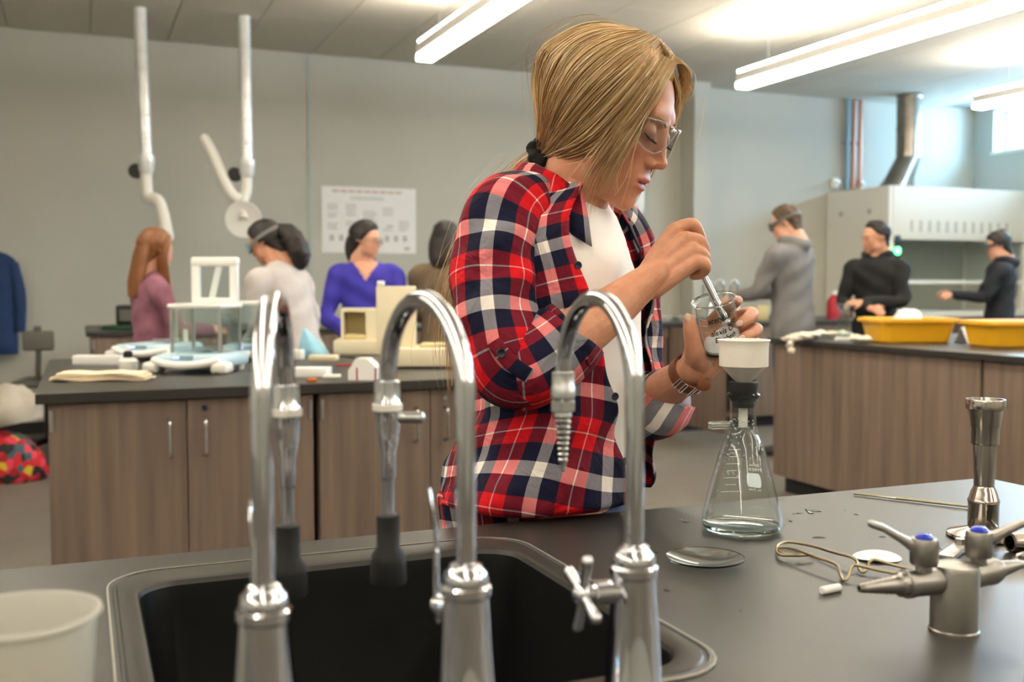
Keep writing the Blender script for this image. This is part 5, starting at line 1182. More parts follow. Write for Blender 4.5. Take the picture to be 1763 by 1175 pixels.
# ---- plaid shirt: body, sleeves, cuffs, collar
zs = np.r_[np.linspace(.84, .90, 6), np.linspace(.905, 1.362, 84)]; G = []; UVs = []
for z in zs:
    px, a, b = sec(z); c_ = cxy(px, z); p0 = R(np.interp(z, [.84, .9, .93, .96, 1.05, 1.15, 1.25, 1.30, 1.36], [20, 18, 14, 17, 29, 38, 44, 46, 48])); p1 = R(360 - np.interp(z, [.84, 1.2, 1.30, 1.36], [28, 31, 38, 50]))
    row = []; uvr = []
    for k in range(110):
        f_ = p0 + (p1 - p0) * k / 109; am = np.interp(z, [.84, .925, 1.0, 1.15, 1.3, 1.35], [.2, .9, 1.6, 1.3, .5, 0]); fd_ = fold(f_, z, am) + .003
        row.append(c_ + TF * (a + fd_) * math.cos(f_) - TL * (b + fd_) * math.sin(f_) + V(0, 0, z + .0015 * (1 + math.sin(4 * f_)) * (z < .93) * (z > .90)))
        uvr.append((f_ * .150 + .012 * math.sin(12 * z), z + .018 * math.sin(2.2 * f_ + 8 * z)))
    G.append(row); UVs.append(uvr)
sh_o = MB().grid(np.array(G), uv=UVs).build('plaid_shirt', 'plaid', girl, ang=180); md = sh_o.modifiers.new('thickness', 'SOLIDIFY'); md.thickness = .0016
near_edge = np.array([r[0] for r in G]); far_edge = np.array([r[-1] for r in G])
def wr(amp, kf=1.0):
    def fn(G, P):
        n, m_ = G.shape[:2]; L_ = np.r_[0, np.cumsum(np.linalg.norm(np.diff(P, axis=0), axis=1))]; a = np.linspace(0, 2 * math.pi, m_, endpoint=False)
        dd = G - P[:, None]; w_ = amp * (np.sin(L_[:, None] * 95 * kf + 1.6 * np.sin(a + .7)[None] * 2) * (.5 + .5 * np.cos(a[None] - 2.0)) + .6 * np.sin(3 * a[None] + L_[:, None] * 50) + .5 * np.sin(5 * a[None] - L_[:, None] * 70))
        return G + dd / (np.linalg.norm(dd, axis=2, keepdims=True) + 1e-9) * w_[..., None]
    return fn
sl_ = [C(925, 350, 1.455), C(893, 356, 1.415), C(868, 378, 1.385), C(855, 430, 1.365), C(850, 500, 1.345), C(856, 570, 1.325), C(866, 615, 1.315), C(888, 636, 1.312), C(920, 624, 1.316), C(950, 604, 1.321)]
MB().tube(sl_, [.036, .050, .0565, .0570, .0545, .0530, .0520, .0515, .0500, .0460], 56, 9, caps=False, up=FH, uvscale=.058, uoff=.02, voff=.04, disp=wr(.0028)).build('sleeve', 'plaid', girl, ang=180)
cu = [C(880, 637, 1.312), C(905, 632, 1.314), C(940, 612, 1.319), C(972, 588, 1.326), C(974, 586, 1.3265), C(960, 597, 1.323)]
cf = MB().tube(cu, [.0525, .0555, .0545, .0515, .0485, .0420], 56, 8, caps=False, up=FH, uvscale=.058, uoff=.075, voff=.11, disp=wr(.0016, .6)).build('cuff', 'plaid', girl, ang=180)
tb_ = [C(850, 588, 1.262), C(862, 606, 1.258), C(885, 630, 1.256), C(912, 648, 1.258)]
MB().tube(tb_, [(.0095, .0020)] * 4, 12, 4, up=FH, uvscale=.003, uoff=.088).build('sleeve_tab', 'plaid', girl)
MB().lathe([(0, .0), (.0052, 0), (.0058, .0012), (.0050, .0022), (.0040, .0016), (0, .0014)], C(863, 608, 1.2555), frame(-FH), 20).build('button', 'button', girl)
sl2 = [C(1010, 352, 1.54), C(1040, 372, 1.585), C(1062, 405, 1.605), C(1078, 480, 1.615), C(1086, 580, 1.61), C(1092, 660, 1.60), C(1104, 700, 1.58), C(1122, 698, 1.55)]
MB().tube(sl2, [.036, .045, .050, .050, .048, .047, .046, .044], 40, 7, caps=False, up=FH, uvscale=.055, uoff=.1, disp=wr(.0022)).build('sleeve', 'plaid', girl, ang=180)
MB().tube([C(1102, 702, 1.58), C(1118, 704, 1.556), C(1138, 694, 1.522), C(1140, 692, 1.519), C(1130, 698, 1.535)], [.048, .050, .048, .045, .039], 40, 7, caps=False, up=FH, uvscale=.055, uoff=.03, disp=wr(.0015, .6)).build('cuff', 'plaid', girl, ang=180)
# collar: stands round the neck and folds down over the shoulders
G = []; UVs = []
ncx = cxy(979)
for k in range(61):
    s_ = k / 60; f_ = R(48 + (312 - 48) * s_); side = math.cos(f_)
    back_ = max(0, -side); tipn = np.clip(1 - s_ / .14, 0, 1); tipf = np.clip(1 - (1 - s_) / .12, 0, 1); tip = max(tipn, tipf)
    e = TF * math.cos(f_); e2 = -TL * math.sin(f_); row = []; uvr = []
    zt_ = np.interp(side, [-1, -.3, .2, .5, 1], [1.396, 1.388, 1.372, 1.356, 1.345])
    for i, (ra_, dz) in enumerate(((.000, -.040), (.000, -.018), (.002, -.004), (.006, .001), (.012, -.004), (.021, -.018), (.032 + .006 * tip, -.034 - .010 * tip), (.040 + .014 * tip, -.046 - .034 * tip))):
        row.append(ncx + e * (.060 + ra_) + e2 * (.066 + ra_ * 1.2) + V(0, 0, zt_ + dz)); uvr.append((f_ * .085, 1.0 + i * .0062))
    G.append(row); UVs.append(uvr)
co = MB().grid(np.array(G), uv=UVs).build('collar', 'plaid', girl, ang=180); md = co.modifiers.new('thickness', 'SOLIDIFY'); md.thickness = .0018
for z in (1.245, 1.16, 1.075, .99):
    i = int(np.argmin(abs(zs - z))); p = near_edge[i]; nx = unit(p - cxy(sec(z)[0]) - V(0, 0, z)); q = np.array(G[0][0]) * 0
    f_in = unit(near_edge[i] * 0 + TL * -1 + TF * .2)
    c_ = np.array([r for r in [p + f_in * .012 + nx * .004]])[0]
    MB().lathe([(0, 0), (.0048, 0), (.0054, .0012), (.0046, .0022), (0, .0014)], c_, frame(nx), 18).build('button', 'button', girl)
# ---- jeans, shoes
jn = MB(); h0 = V(hipc[0], hipc[1], 0)
jn.tube([h0 + V(0, 0, z) for z in (.80, .86, .90)], [(.155, .108), (.158, .112), (.140, .105)], 20, 3, up=TF)
for sd in (1, -1):
    hp_ = h0 + TL * .085 * sd
    jn.tube([hp_ + V(0, 0, .87), hp_ + V(0, 0, .66) + TF * .005, hp_ + V(0, 0, .46) + TF * .01, hp_ + V(0, 0, .26), hp_ + V(0, 0, .07)], [.088, .080, .060, .054, .046], 16, 3)
    s_ = MB().tube([hp_ + TF * q + V(0, 0, z) for q, z in ((-.06, .042), (-.01, .052), (.06, .04), (.13, .03), (.155, .028))], [(.03, .04), (.036, .05), (.040, .04), (.037, .03), (.022, .022)], 14, 4, rnd0=True, rnd1=True, up=UP)
    v = s_.verts(); v[:, 2] = np.maximum(v[:, 2], 0); s_.v = [v]; s_.build('shoe', 'shoe', girl)
remesh(jn, .009, 4).build('jeans', 'denim', girl)
# ---- watch
wc, wa = C(1186, 643, 1.440), unit(C(1200, 628, 1.428) - C(1165, 660, 1.47)); M_ = frame(wa)
wt = MB(); G = []
for q in np.linspace(0, 2 * math.pi, 48, endpoint=False):
    e = M_ @ V(math.cos(q), math.sin(q), 0); G.append([wc + e * (rr_) + wa * h for rr_, h in ((.0262, -.0085), (.0282, -.0085), (.0285, 0), (.0282, .0085), (.0262, .0085))])
wo = wt.grid(np.array(G), cu=True, cv=True).build('watch_strap', 'leather', girl)
for q0 in (200, 235, 268, 300):
    q = None; best = None
    tgt = {200: (1167, 622), 235: (1177, 642), 268: (1194, 660), 300: (1210, 657)}[q0]
    for ang in np.linspace(0, 2 * math.pi, 120):
        e = M_ @ V(math.cos(ang), math.sin(ang), 0); p = wc + e * .029; dcam = np.dot(p - CAMP, FH); sx = IW / 2 + FPX * np.dot(p - CAMP, RT) / dcam
        if np.dot(e, FH) < .45 and (best is None or abs(sx - tgt[0]) < best): best = abs(sx - tgt[0]); q = ang
    e = M_ @ V(math.cos(q), math.sin(q), 0); tg = np.cross(wa, e); c_ = wc + e * .029
    lp = [c_ + wa * .0105 * a + tg * .0022 * b for a, b in ((-1, -1), (1, -1), (1, 1), (-1, 1), (-1, -1))]
    MB().tube(lp, .0007, 6, 1).build('buckle_loop', 'chrome', wo)
e = unit(RT + UP * -.1 - FH * .3); MB().tube([C(1202, 660, 1.404), C(1214, 664, 1.402), C(1222, 661, 1.403)], [(.008, .0012), (.008, .0012), (.004, .0008)], 10, 3, up=FH).build('strap_tongue', 'leather', wo)
# ================================================================== BEAKER AND ROD IN HER HANDS
bbm, btp = C(1246, 604, 1.412), C(1229, 518, 1.392); bax = unit(btp - bbm); BH = np.linalg.norm(btp - bbm); BM = basis(-FH - bax * np.dot(-FH, bax), bax)   # columns: front, left, axis
bk = thing('glass_beaker', 'small glass beaker with handwritten black marker names held in the left hand', 'beaker', bbm)
pr = [(0, 0), (.0235, 0), (.0255, .001), (.0268, .004), (.0272, .008), (.0272, BH - .006), (.0282, BH - .002), (.0298, BH), (.0304, BH + .0012), (.0298, BH + .0024), (.0282, BH + .0012), (.0262, BH - .004), (.0260, .009), (.0252, .005), (.0235, .0022), (0, .002)]
a_ = np.linspace(0, 2 * math.pi, 64, endpoint=False); m = MB()
for dr in (0, .0012):
    pq = np.array([(.0245, .003), (.0268, .006), (.0272, .010), (.0272, BH * .5), (.0272, BH - .006), (.0282, BH - .002), (.0296, BH)]); pq[:, 0] -= dr
    G = np.stack([np.outer(pq[:, 0], np.cos(a_)), np.outer(pq[:, 0], np.sin(a_)), np.repeat(pq[:, 1:2], 64, 1)], -1); m.grid(G @ BM.T + bbm, cu=True)
m.build('glass_wall', 'thin_glass', bk)
MB().lathe([(0, 0), (.0235, 0), (.0255, .001), (.0262, .003), (.0250, .0032), (0, .0022)], bbm, BM, 64).build('glass_base', 'glass', bk)
MB().lathe([(.0286, BH - .001), (.0300, BH - .0004), (.0306, BH + .001), (.0298, BH + .0024), (.0284, BH + .0012)], bbm, BM, 64, closed=True).build('glass_rim', 'glass', bk)
pw = MB(); G = []; rg2 = np.random.default_rng(8)
for f_ in np.linspace(0, 1, 10):
    G.append([V(.0254 * f_ * math.cos(q), .0254 * f_ * math.sin(q), .0165 + .009 * f_ * math.cos(q - 2.2) + .002 * math.sin(5 * q + 7 * f_) + rg2.normal(0, .0006)) for q in np.linspace(0, 2 * math.pi, 32, endpoint=False)])
G.append([V(.0254 * math.cos(q), .0254 * math.sin(q), .0080) for q in np.linspace(0, 2 * math.pi, 32, endpoint=False)]); G.append([V(.0230 * math.cos(q), .0230 * math.sin(q), .0030) for q in np.linspace(0, 2 * math.pi, 32, endpoint=False)])
G.append([V(.0001 * math.cos(q), .0001 * math.sin(q), .0028) for q in np.linspace(0, 2 * math.pi, 32, endpoint=False)])
pw.grid(np.array(G), cu=True).xf(BM, bbm).build('white_powder', 'powder', bk)
def on_beaker(u, h, r=.02735): return bbm + BM @ V(r * math.cos(u), r * math.sin(u), h)
m = MB()
for s, h, sz, x0, slant in (('acetylsal', .0500, .0105, -.019, .10), ('acid', .0430, .0095, .006, .06), ('alexis O', .0325, .0105, -.018, .10), ('Elizabeth', .0230, .0092, -.014, .10), ('David k', .0140, .0095, -.010, .06)):
    v, f = text_mesh(s, sz * 1.12, .15, .00022); sc_ = .82
    m.add([on_beaker((x0 + x * sc_) / .02735, h + y * .95 + slant * x) for x, y, _ in v], f)
o = m.build('handwriting', 'ink', bk); o['kind'] = 'stuff'
G = [[on_beaker(-.26 + .005 / .0273 * f_ * math.cos(q), .036 + .005 * f_ * math.sin(q)) for q in np.linspace(0, 2 * math.pi, 20, endpoint=False)] for f_ in (.02, 1)]
MB().grid(np.array(G), cu=True).build('marking_spot', 'print_enamel', bk)
m = MB()
for k in range(5):
    h = .020 + k * .009; us = np.linspace(-1.15, -.75, 6); m.grid(np.array([[on_beaker(u, h) for u in us], [on_beaker(u, h + .0006) for u in us]]))
o = m.build('graduation_marks', 'print_white', bk); o['kind'] = 'stuff'
a_, b_, c_ = C(1196, 446, 1.4045), C(1216, 486, 1.4015), C(1240, 534, 1.398)
rod = thing('metal_pestle', 'shiny steel rod held in the right fist, its end dipped in the beaker', 'pestle', c_)
MB().tube([a_, b_, c_, c_ + (c_ - b_) * .4], [.0050, .0052, .0054, .0054], 24, 4, rnd0=True).build('shaft', 'chrome', rod)
q = c_ + (c_ - b_) * .38; MB().lathe([(.0054, 0), (.0060, .001), (.0060, .004), (.0035, .0062), (0, .0066)], q, frame(c_ - b_), 24).build('tip', 'steel', rod)
# ================================================================== THINGS ON THE SECOND-ROW BENCH
LM = np.stack([RT, FH, UP], 1)
def at(px, py, z=TOP): p = PZ(px, py, z); p[2] = z + .0004; return p
class L:      # small local frame: x to the right of the photograph, y away, z up
    def __init__(s, o, rot=0.0): s.o = np.asarray(o, float); s.M = LM @ rotz(rot)
    def b(s, mb, name, m, par, **k): mb.xf(s.M, s.o); return mb.build(name, m, par, **k)
def crumple(c, r, amp, seed, M=None, nu=26, nv=16, flat=True):
    m = MB().ell((0, 0, 0), (1, 1, 1), nu=nu, nv=nv); g = np.random.default_rng(seed); v = m.v[0]; q = np.zeros(len(v))
    for k in range(9):
        w_ = g.normal(0, 3.2, 3); q += np.sin(v @ w_ + g.uniform(0, 6)) * g.uniform(.4, 1)
    v = v * (1 + amp * q / 3)[:, None] * np.array(r)
    if flat: v[:, 2] = np.maximum(v[:, 2], -.3 * r[2]) + .3 * r[2]
    m.v[0] = v
    return m.xf(M, c)
def balance(label, o, rot, shield, frame_up, ball=False, w=.125):
    t = thing('laboratory_balance', label, 'balance', o, 'laboratory balances'); l = L(o, rot)
    l.b(MB().box(-w, w, -.13, .15, .014, .066, .02, seg=3), 'base', 'pale_blue', t)
    l.b(MB().tube([(-w + .01, -.128, .046), (-w * .5, -.150, .034), (0, -.158, .030), (w * .5, -.150, .034), (w - .01, -.128, .046)], [(.012, .014)] * 5, 12, 5, rnd0=True, rnd1=True), 'front_lip', 'white_pl2', t)
    for sx in (-1, 1): l.b(MB().box(sx * w - .03, sx * w + .03, -.145, -.07, 0, .04, .014, seg=3), 'foot', 'white_pl', t)
    for sx in (-1, 1): l.b(MB().cyl((sx * w * .8, .11, 0), (sx * w * .8, .11, .016), .014, n=14), 'foot', 'white_pl', t)
    d = l.b(MB().box(-.05, .03, -.132, -.122, .048, .064, .003), 'display', 'blue_grey', t)
    l.b(MB().box(-.045, -.02, -.1335, -.1318, .052, .060), 'digits', 'lcd_blue', d, smooth=False)
    l.b(MB().lathe([(0, .066), (.012, .066), (.012, .076), (.056, .078), (.057, .081), (0, .081)], (0.01, .05, 0), n=32), 'weighing_pan', 'steel', t)
    if shield:
        P = [(-.09, -.04), (.09, -.04), (-.09, .135), (.09, .135)]
        for x, y in P: l.b(MB().box(x - .005, x + .005, y - .005, y + .005, .066, .226), 'post', 'steel', t, smooth=False)
        for (x0, x1, y0, y1) in ((-.085, .085, -.0415, -.0385), (-.085, .085, .1335, .1365), (-.0915, -.0885, -.035, .13), (.0885, .0915, -.035, .13)):
            l.b(MB().box(x0, x1, y0, y1, .067, .225), 'glass_pane', 'pane', t, smooth=False)
        l.b(MB().box(-.102, .102, -.055, .145, .226, .242, .006), 'top_plate', 'white_pl2', t)
    if frame_up:
        l.b(MB().box(-.082, -.050, .10, .125, .242, .40, .006), 'lid_side', 'white_pl2', t); l.b(MB().box(.066, .098, .10, .125, .242, .40, .006), 'lid_side', 'white_pl2', t)
        l.b(MB().box(-.082, .10, .095, .13, .378, .412, .009), 'lid_top', 'white_pl2', t)
        l.b(MB().box(-.075, .093, .098, .127, .242, .262, .004), 'lid_base', 'white_pl2', t)
        l.b(MB().box(-.012, .012, -.004, .004, 0, .14, .002, M=roty(R(14)), o=V(-.01, .115, .246)), 'lid_strut', 'white_pl2', t)
        l.b(MB().box(-.052, .070, .111, .114, .256, .385), 'lid_pane', 'pane', t, smooth=False)
    if ball:
        l.b(MB().cyl((.03, .09, .06), (.03, .09, .205), .008, n=14), 'column', 'steel', t)
        l.b(MB().ell((.03, .09, .215), (.017, .017, .017)), 'column_knob', 'white_pl2', t)
        l.b(MB().cyl((.075, .09, .06), (.075, .09, .12), .010, n=14, bev=.002), 'calibration_weight', 'white_pl', t)
balance('pale blue balance with glass draft shield and raised white lid frame, frontmost', at(332, 643) + FH * .10, R(-8), True, True)
balance('pale blue balance with a thin upright column and ball, left behind the other balances', at(240, 625) + FH * .22, R(-14), False, False, True, .13)
balance('pale blue balance with a white top plate, partly behind the left faucet', at(425, 622) + FH * .10, R(6), True, False, False, .115)
# cream instrument with raised lid
o = at(690, 636) + FH * .02; t = thing('cream_spectrometer', 'cream bench instrument with its flat lid standing open behind the middle faucet', 'instrument', o); l = L(o, R(0))
l.b(MB().box(-.075, .235, .0, .26, .006, .075, .008), 'base', 'cream', t)
l.b(MB().box(-.08, .24, .005, .255, 0, .006), 'base_foot', 'black_pl', t, smooth=False)
l.b(MB().box(.06, .20, .06, .20, .0755, .088, .006), 'sample_cover', 'cream_in', t)
l.b(MB().box(-.105, .045, .10, .125, .045, .305, .006), 'lid', 'cream', t)
l.b(MB().box(-.10, -.075, .095, .13, .305, .325, .004), 'lid_catch', 'white_pl', t)
o = at(615, 612) + FH * .06; t = thing('cream_cabinet_instrument', 'small cream instrument with an open window recess left of the raised lid', 'instrument', o); l = L(o, R(4))
l.b(MB().box(-.11, .12, -.05, .16, 0, .065, .008), 'base', 'cream', t)
l.b(MB().box(-.08, -.068, .0, .14, .065, .205, .003).box(.03, .115, .0, .14, .065, .205, .003).box(-.068, .03, .125, .14, .065, .205).box(-.068, .03, .0, .125, .19, .205), 'chamber', 'cream', t, smooth=False)
l.b(MB().box(-.067, .029, .118, .124, .066, .189), 'chamber_back', 'cream_in', t, smooth=False)
l.b(MB().box(-.067, .029, .01, .12, .0655, .09, .004), 'sample_stage', 'cream_in', t)
# towels, bottle, trays, bag, boxes
o = at(178, 655); t = thing('paper_towels', 'stack of folded beige paper towels near the bench\'s left front corner', 'paper towels', o)
for k in range(4):
    m = MB(); rr = np.random.default_rng(40 + k); U = np.linspace(-1, 1, 18); Vv = np.linspace(-1, 1, 10); G = []
    for v_ in Vv: G.append([V(u * (.15 - .006 * k) + .006 * rr.normal() * .3, v_ * .055 + .01 * math.sin(3 * u + k), .006 * k + .0085 + .0018 * math.sin(6 * u + 2 * k) + .0012 * math.sin(7 * v_)) for u in U])
    top = np.array(G); bot = top - V(0, 0, .0042); ring = np.concatenate([top, bot[::-1]], 0); m.grid(ring, cv=True)
    m.f.append(tuple(i * 18 for i in range(20))); m.f.append(tuple(i * 18 + 17 for i in range(20))[::-1])
    m.xf(LM @ rotz(R(3 + 3 * k)), o).build('towel', 'towel', t)
o = at(212, 640) + FH * .05; t = thing('dropper_bottle', 'small white dropper bottle with a black cap behind the paper towels', 'bottle', o)
MB().lathe([(0, 0), (.032, 0), (.034, .004), (.034, .034), (.026, .044), (.014, .047), (.013, .05), (0, .05)], o, n=28).build('body', 'white_pl', t)
MB().lathe([(.0135, .046), (.017, .047), (.017, .066), (.010, .070), (.008, .072), (0, .072)], o, n=24).build('cap', 'black_pl', t)
MB().lathe([(.0075, .071), (.0065, .082), (.004, .092), (.002, .094), (0, .094)], o, n=16).build('dropper_tip', 'white_pl2', t)
o = at(168, 629) + FH * .03; tag(MB().box(-.10, .09, -.03, .03, 0, .036, .003).xf(LM @ rotz(R(-4)), o).build('white_tray', 'white_pl2'), 'long low white carton at the left rear of the bench with the balances', 'carton')
o = at(541, 612) + FH * .0
m = MB(); G = []; rr = np.random.default_rng(3)
for f_, z in ((1.0, 0), (1.02, .006), (.9, .03), (.66, .06), (.42, .085), (.22, .108), (.05, .118)):
    G.append([V(-.035 * z / .1 + .062 * f_ * math.cos(q) * (1 + .12 * math.sin(5 * q + 20 * z)), .055 * f_ * math.sin(q) * (1 + .1 * math.sin(4 * q)), z) for q in np.linspace(0, 2 * math.pi, 30, endpoint=False)])
tag(m.grid(np.array(G), cu=True).xf(LM, o).build('blue_plastic_bag', 'blue_bag'), 'pale blue crumpled plastic bag standing in a peak', 'plastic bag')
for px, py, w_, d_, h_, m_, lab in ((555, 622, .058, .03, .022, 'cream', 'low cream carton lying behind the white box between two faucets'), (533, 651, .062, .035, .033, 'white_pl2', 'white rectangular box beside the left faucet'), (570, 653, .028, .016, .014, 'white_pl', 'small white eraser-like block right of the white box'), (508, 620, .028, .03, .04, 'white_pl', 'short white tub close to the left faucet'), (536, 658, .016, .008, .012, 'orange', 'tiny orange block at the front of the bench')):
    o = at(px, py) + FH * d_; tag(MB().box(-w_, w_, -d_, d_, 0, h_, .004).xf(LM @ rotz(R(-5)), o).build('small_box', m_), lab, 'box', 'small boxes on the balance bench')
o = at(625, 655) + FH * .03; t = thing('tissue_box', 'white wipes carton with red stripes and a sloped top', 'carton', o); l = L(o, R(-6))
m = MB(); A = [(-.045, 0), (.05, 0), (.05, .04), (.015, .07), (-.02, .07), (-.045, .03)]
m.add([(x, y, z) for y in (-.035, .04) for x, z in A], [tuple(range(6))[::-1], tuple(range(6, 12))] + [(i, (i + 1) % 6, 6 + (i + 1) % 6, 6 + i) for i in range(6)]); l.b(m, 'carton', 'white_pl2', t, smooth=False)
for x in (-.018, .044): l.b(MB().box(x, x + .005, -.0362, -.0351, .001, .04), 'red_stripe', 'red_pl', t, smooth=False)
o = at(585, 633) + FH * .05; tag(MB().tube([o + RT * x + FH * y + V(0, 0, .0035) for x, y in ((-.02, 0), (.02, .015), (.06, .01), (.085, .03))], .0035, 8, 4, rnd0=True, rnd1=True).build('red_marker', 'red_pl'), 'thin red marker pen lying left of the white wipes carton', 'pen')
cb_ = [at(560, 606), at(575, 614), at(600, 622), at(632, 622), at(645, 628)]
tag(MB().tube([p + V(0, 0, .004 + .01 * (i == 2)) + FH * .02 for i, p in enumerate(cb_)], .004, 8, 6).build('power_cord', 'black_pl'), 'black power cord trailing from the small cream instrument', 'cord')
# ================================================================== RIGHT BENCH
def tub(label, o, rot):
    m = MB(); G = []
    for hx, hy, z, r in ((.005, .005, 0.0, .002), (.175, .115, 0, .04), (.19, .128, .006, .045), (.212, .150, .118, .05), (.228, .166, .122, .055), (.230, .168, .112, .055), (.233, .171, .112, .055), (.232, .170, .130, .055), (.222, .160, .132, .055), (.205, .144, .126, .05), (.184, .124, .012, .045), (.170, .110, .006, .04), (.005, .005, .006, .002)):
        G.append([(x, y, z) for x, y in rrect(-hx, hx, -hy, hy, r, 5)])
    t = thing('yellow_tub', label, 'tub', o, 'yellow plastic tubs'); m.grid(np.array(G), cu=True).xf(LM @ rotz(rot), o).build('wall', 'yellow', t); return t
tub('yellow plastic tub with a white bag in it, on the right worktop', at(1583, 592) + FH * .17, R(4))
tub('yellow plastic tub cut off by the right edge of the picture', at(1775, 600) + FH * .17, R(6))
o = at(1583, 592) + FH * .17 + V(0, 0, .0068)
tag(crumple(o, (.10, .075, .130), .17, 23).build('white_bag', 'white_pl2'), 'crumpled white plastic bag standing in the yellow tub', 'bag')
o = at(1681, 592) + FH * .06; t = thing('folded_card', 'white folded paper tent between the two yellow tubs', 'paper', o); l = L(o, R(20))
m = MB(); m.add([(-.075, -.05, 0), (.075, -.05, 0), (.07, 0, .085), (-.07, 0, .085), (-.075, .05, 0), (.075, .05, 0)], [(0, 1, 2, 3), (3, 2, 5, 4)])
c_ = l.b(m, 'card', 'paper', t, smooth=False); md = c_.modifiers.new('thickness', 'SOLIDIFY'); md.thickness = .001; md.offset = 1
def rag(label, pts, w, seed):
    m = MB(); g = np.random.default_rng(seed); P = catmull(np.array(pts), 8); n = len(P); q = np.linspace(0, 2 * math.pi, 18, endpoint=False); T = np.gradient(P, axis=0); G = []
    for i in range(n):
        t_ = unit(T[i]); s_ = unit(np.cross(t_, UP if abs(t_[2]) < .8 else RT)); u_ = np.cross(s_, t_); k = w * (.8 + .35 * math.sin(i * 1.3 + seed)) * (1 if 0 < i < n - 1 else .3)
        G.append([P[i] + s_ * k * math.cos(a) * (1 + .2 * math.sin(4 * a + i)) + u_ * k * .42 * math.sin(a) * (1 + .25 * math.sin(3 * a + .7 * i)) for a in q])
    b = m.n; m.grid(np.array(G), cu=True); m.f.append(tuple(range(18))[::-1]); m.f.append(tuple((n - 1) * 18 + i for i in range(18)))
    return tag(m.build('crumpled_rag', 'rag'), label, 'cloth', 'rags on the right worktop')
e0 = at(1366, 584)
rag('cream crumpled rag with one end hanging over the worktop edge', [at(1450, 585) + V(.06, 0, .027), at(1425, 583) + V(.06, 0, .027), at(1395, 584) + V(.05, 0, .028), at(1378, 587) + V(.03, 0, .027), at(1370, 588) + V(-.03, 0, .020), at(1372, 588) + V(-.060, -.02, -.03), at(1376, 588) + V(-.060, -.02, -.06)], .040, 2)
rag('pale crumpled rag beside the clear cylinder, left of the yellow tub', [at(1455, 590) + V(.05, .0, .026), at(1468, 592) + V(.05, .0, .027), at(1482, 594) + V(.05, 0, .026)], .036, 4)
o = at(1467, 588) + FH * .15; t = thing('clear_cylinder', 'tall clear plastic cylinder on the right worktop in front of the folded-arm student', 'cylinder', o)
MB().lathe([(0, 0), (.05, 0), (.05, .008), (.036, .012), (.034, .016), (.034, .20), (.037, .205), (.0345, .207), (.032, .2), (.032, .02), (0, .02)], o, n=32).build('wall', 'pane', t)
MB().lathe([(0, 0), (.052, 0), (.052, .01), (.036, .014), (0, .014)], o, n=32).build('foot', 'white_pl', t)
# ================================================================== REAR BENCH
def bottle(label, o, r, h, m_, cap):
    t = thing('reagent_bottle', label, 'bottle', o, 'bottles on the rear bench')
    MB().lathe([(0, 0), (r, 0), (r, h * .6), (r * .8, h * .72), (r * .42, h * .8), (r * .42, h * .86), (0, h * .86)], o, n=24).build('body', m_, t)
    MB().cyl(o + V(0, 0, h * .85), o + V(0, 0, h), r * .5, n=18, bev=.003).build('cap', cap, t)
bottle('white plastic bottle with a blue cap on the rear bench right of the plaid shirt', at(1124, 556) + FH * .35, .05, .24, 'white_pl2', 'pale_blue')
bottle('amber bottle with a white cap beyond the grey hooded student', PZ(1458, 548, TOP) + V(0, 0, .0004), .055, .17, 'brown_gl', 'white_pl2')
bottle('deep red bottle beyond the grey hooded student', PZ(1436, 549, TOP) + V(0, 0, .0004), .07, .26, 'red_pl', 'white_pl2')
for px, lab in ((1150, 'low white dish on the rear bench beside the white bottle'), (1192, 'pale bowl on the rear bench behind the beaker hand')):
    o = at(px, 556) + FH * .3; tag(MB().lathe([(0, 0), (.05, 0), (.085, .04), (.088, .045), (.08, .042), (.045, .006), (0, .006)], o, n=28).build('white_dish', 'white_pl'), lab, 'dish', 'dishes on the rear bench')
o = at(1316, 552) + FH * .1; tag(MB().box(-.05, .05, -.04, .04, 0, .13, .006).xf(LM, o).build('yellow_carton', 'cream_in'), 'tan carton on the rear bench by the hooded student\'s hand', 'carton')
for px, w_ in ((1240, 'left'), (1263, 'middle'), (1289, 'right')):
    o = at(px, 553) + FH * .45; t = thing('gooseneck_faucet', 'chrome gooseneck tap on the rear bench, the %s one of the far trio' % w_, 'faucet', o, 'rear chrome taps')
    MB().lathe([(0, 0), (.03, 0), (.026, .02), (.02, .12), (.012, .15), (0, .15)], o, n=20).build('body', 'chrome', t)
    pth = [o + V(0, 0, .14), o + V(0, 0, .26)] + [o + RT * (-.034 + .034 * math.cos(a)) + V(0, 0, .30 + .055 * math.sin(a)) for a in np.linspace(0, math.pi, 8)] + [o - RT * .068 + V(0, 0, .22)]
    MB().tube(pth, .012, 12, 4).build('spout', 'chrome', t)
o = at(208, 569) + FH * .16; t = thing('microscope_case', 'black boxy device on a dark green mat at the left end of the rear bench', 'device', o); l = L(o, 0)
l.b(MB().box(-.16, .12, -.09, .12, 0, .03, .006), 'mat', 'green_pl', t); l.b(MB().box(-.08, .09, -.05, .10, .0305, .17, .015), 'case', 'black_pl', t)
l.b(MB().box(-.05, .06, -.052, -.049, .06, .14), 'case_panel', 'chair_grey', t, smooth=False)
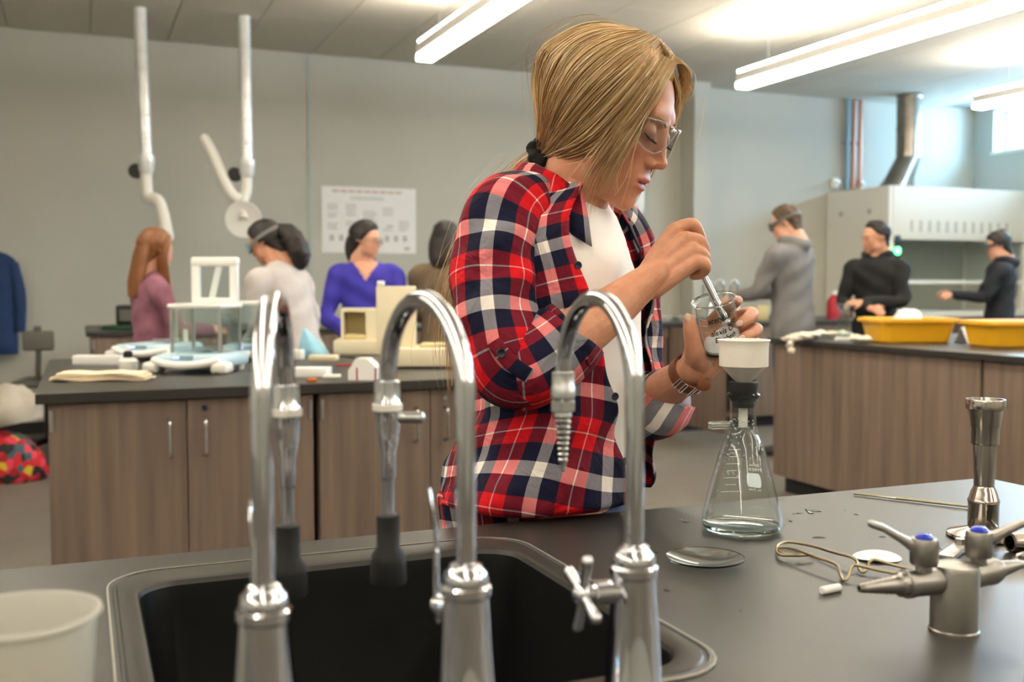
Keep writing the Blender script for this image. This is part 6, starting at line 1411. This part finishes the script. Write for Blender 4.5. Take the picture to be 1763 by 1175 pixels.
# ================================================================== LEFT SIDE OF THE ROOM
c0 = PZ(62, 770, 0); cd_ = 7.5; o = V(*C(78, 600, cd_)[:2], 0)
t = thing('task_chair', 'grey task chair with a small rectangular backrest on a bent stem', 'chair', o); l = L(o, R(10))
l.b(MB().box(-.10, .11, -.215, -.18, .765, .905, .02, M=None, seg=3), 'backrest', 'chair_grey', t)
l.b(MB().box(-.02, .03, -.22, -.2, .9045, .94, .006), 'backrest_knob', 'chair_grey', t)
l.b(MB().tube([(0, -.178, .83), (-.005, -.165, .72), (-.02, -.12, .58), (-.02, .0, .50), (0, .05, .49)], [(.02, .012)] * 5, 10, 5), 'back_stem', 'chair_grey', t)
l.b(MB().box(-.2, .2, -.17, .23, .495, .55, .025, seg=3), 'seat', 'chair_grey', t)
l.b(MB().cyl((0, .03, .08), (0, .03, .495), .025, n=16), 'column', 'black_pl', t)
for k in range(5):
    a = R(72 * k + 20); e = V(math.cos(a), math.sin(a), 0) * .27 + V(0, .03, .07)
    leg = l.b(MB().tube([(0, .03, .1), e * .6 + V(0, .012, .035), e], [.024, .02, .015], 8, 3), 'leg', 'black_pl', t)
    l.b(MB().cyl(e + V(-.012, 0, -.04), e + V(.012, 0, -.04), .03, n=14, bev=.005), 'caster', 'black_pl', leg)
o = V(*C(8, 700, 6.5)[:2], 0)
tag(crumple(o, (.24, .17, .235), .14, 12, LM).build('floral_bag', 'floral'), 'bulging red flower-print bag on the floor at the left edge', 'bag')
v0 = crumple(V(0, 0, 0), (.20, .15, .19), .2, 17)
o2 = o + RT * .05 + V(0, 0, .355)
tag(v0.xf(LM @ roty(R(-12)), o2).build('folded_coat', 'coat'), 'pale grey coat heaped on top of the flower-print bag', 'coat')
p = PY(-14, 540, YB - .06)
t = thing('hanging_jacket', 'dark blue jacket hanging on the rear wall at the left edge of the picture', 'jacket', V(p[0], YB, p[2] - .4))
secs = [(.50, .03, .05), (.47, .05, .13), (.40, .075, .19), (.25, .085, .19), (0, .085, .18), (-.25, .085, .185), (-.33, .075, .18)]
MB().tube([V(p[0], YB - .10, p[2] + z) for z, a, b in secs], [(b, a) for z, a, b in secs], 24, 4, up=V(0, 1, 0), disp=lambda G, P: G + .004 * np.sin(G * 40)[..., [1, 2, 0]] * [1, 1, 0]).build('jacket_body', 'blue_jkt', t)
for sd in (-1, 1): MB().tube([V(p[0] + sd * .15, YB - .10, p[2] + .40), V(p[0] + sd * .20, YB - .11, p[2] + .15), V(p[0] + sd * .20, YB - .11, p[2] - .15)], [.055, .055, .045], 16, 5).build('sleeve', 'blue_jkt', t)
MB().tube([V(p[0], YB - .002, p[2] + .52), V(p[0], YB - .05, p[2] + .52), V(p[0], YB - .07, p[2] + .545)], .006, 8, 3).build('wall_hook', 'steel', t)
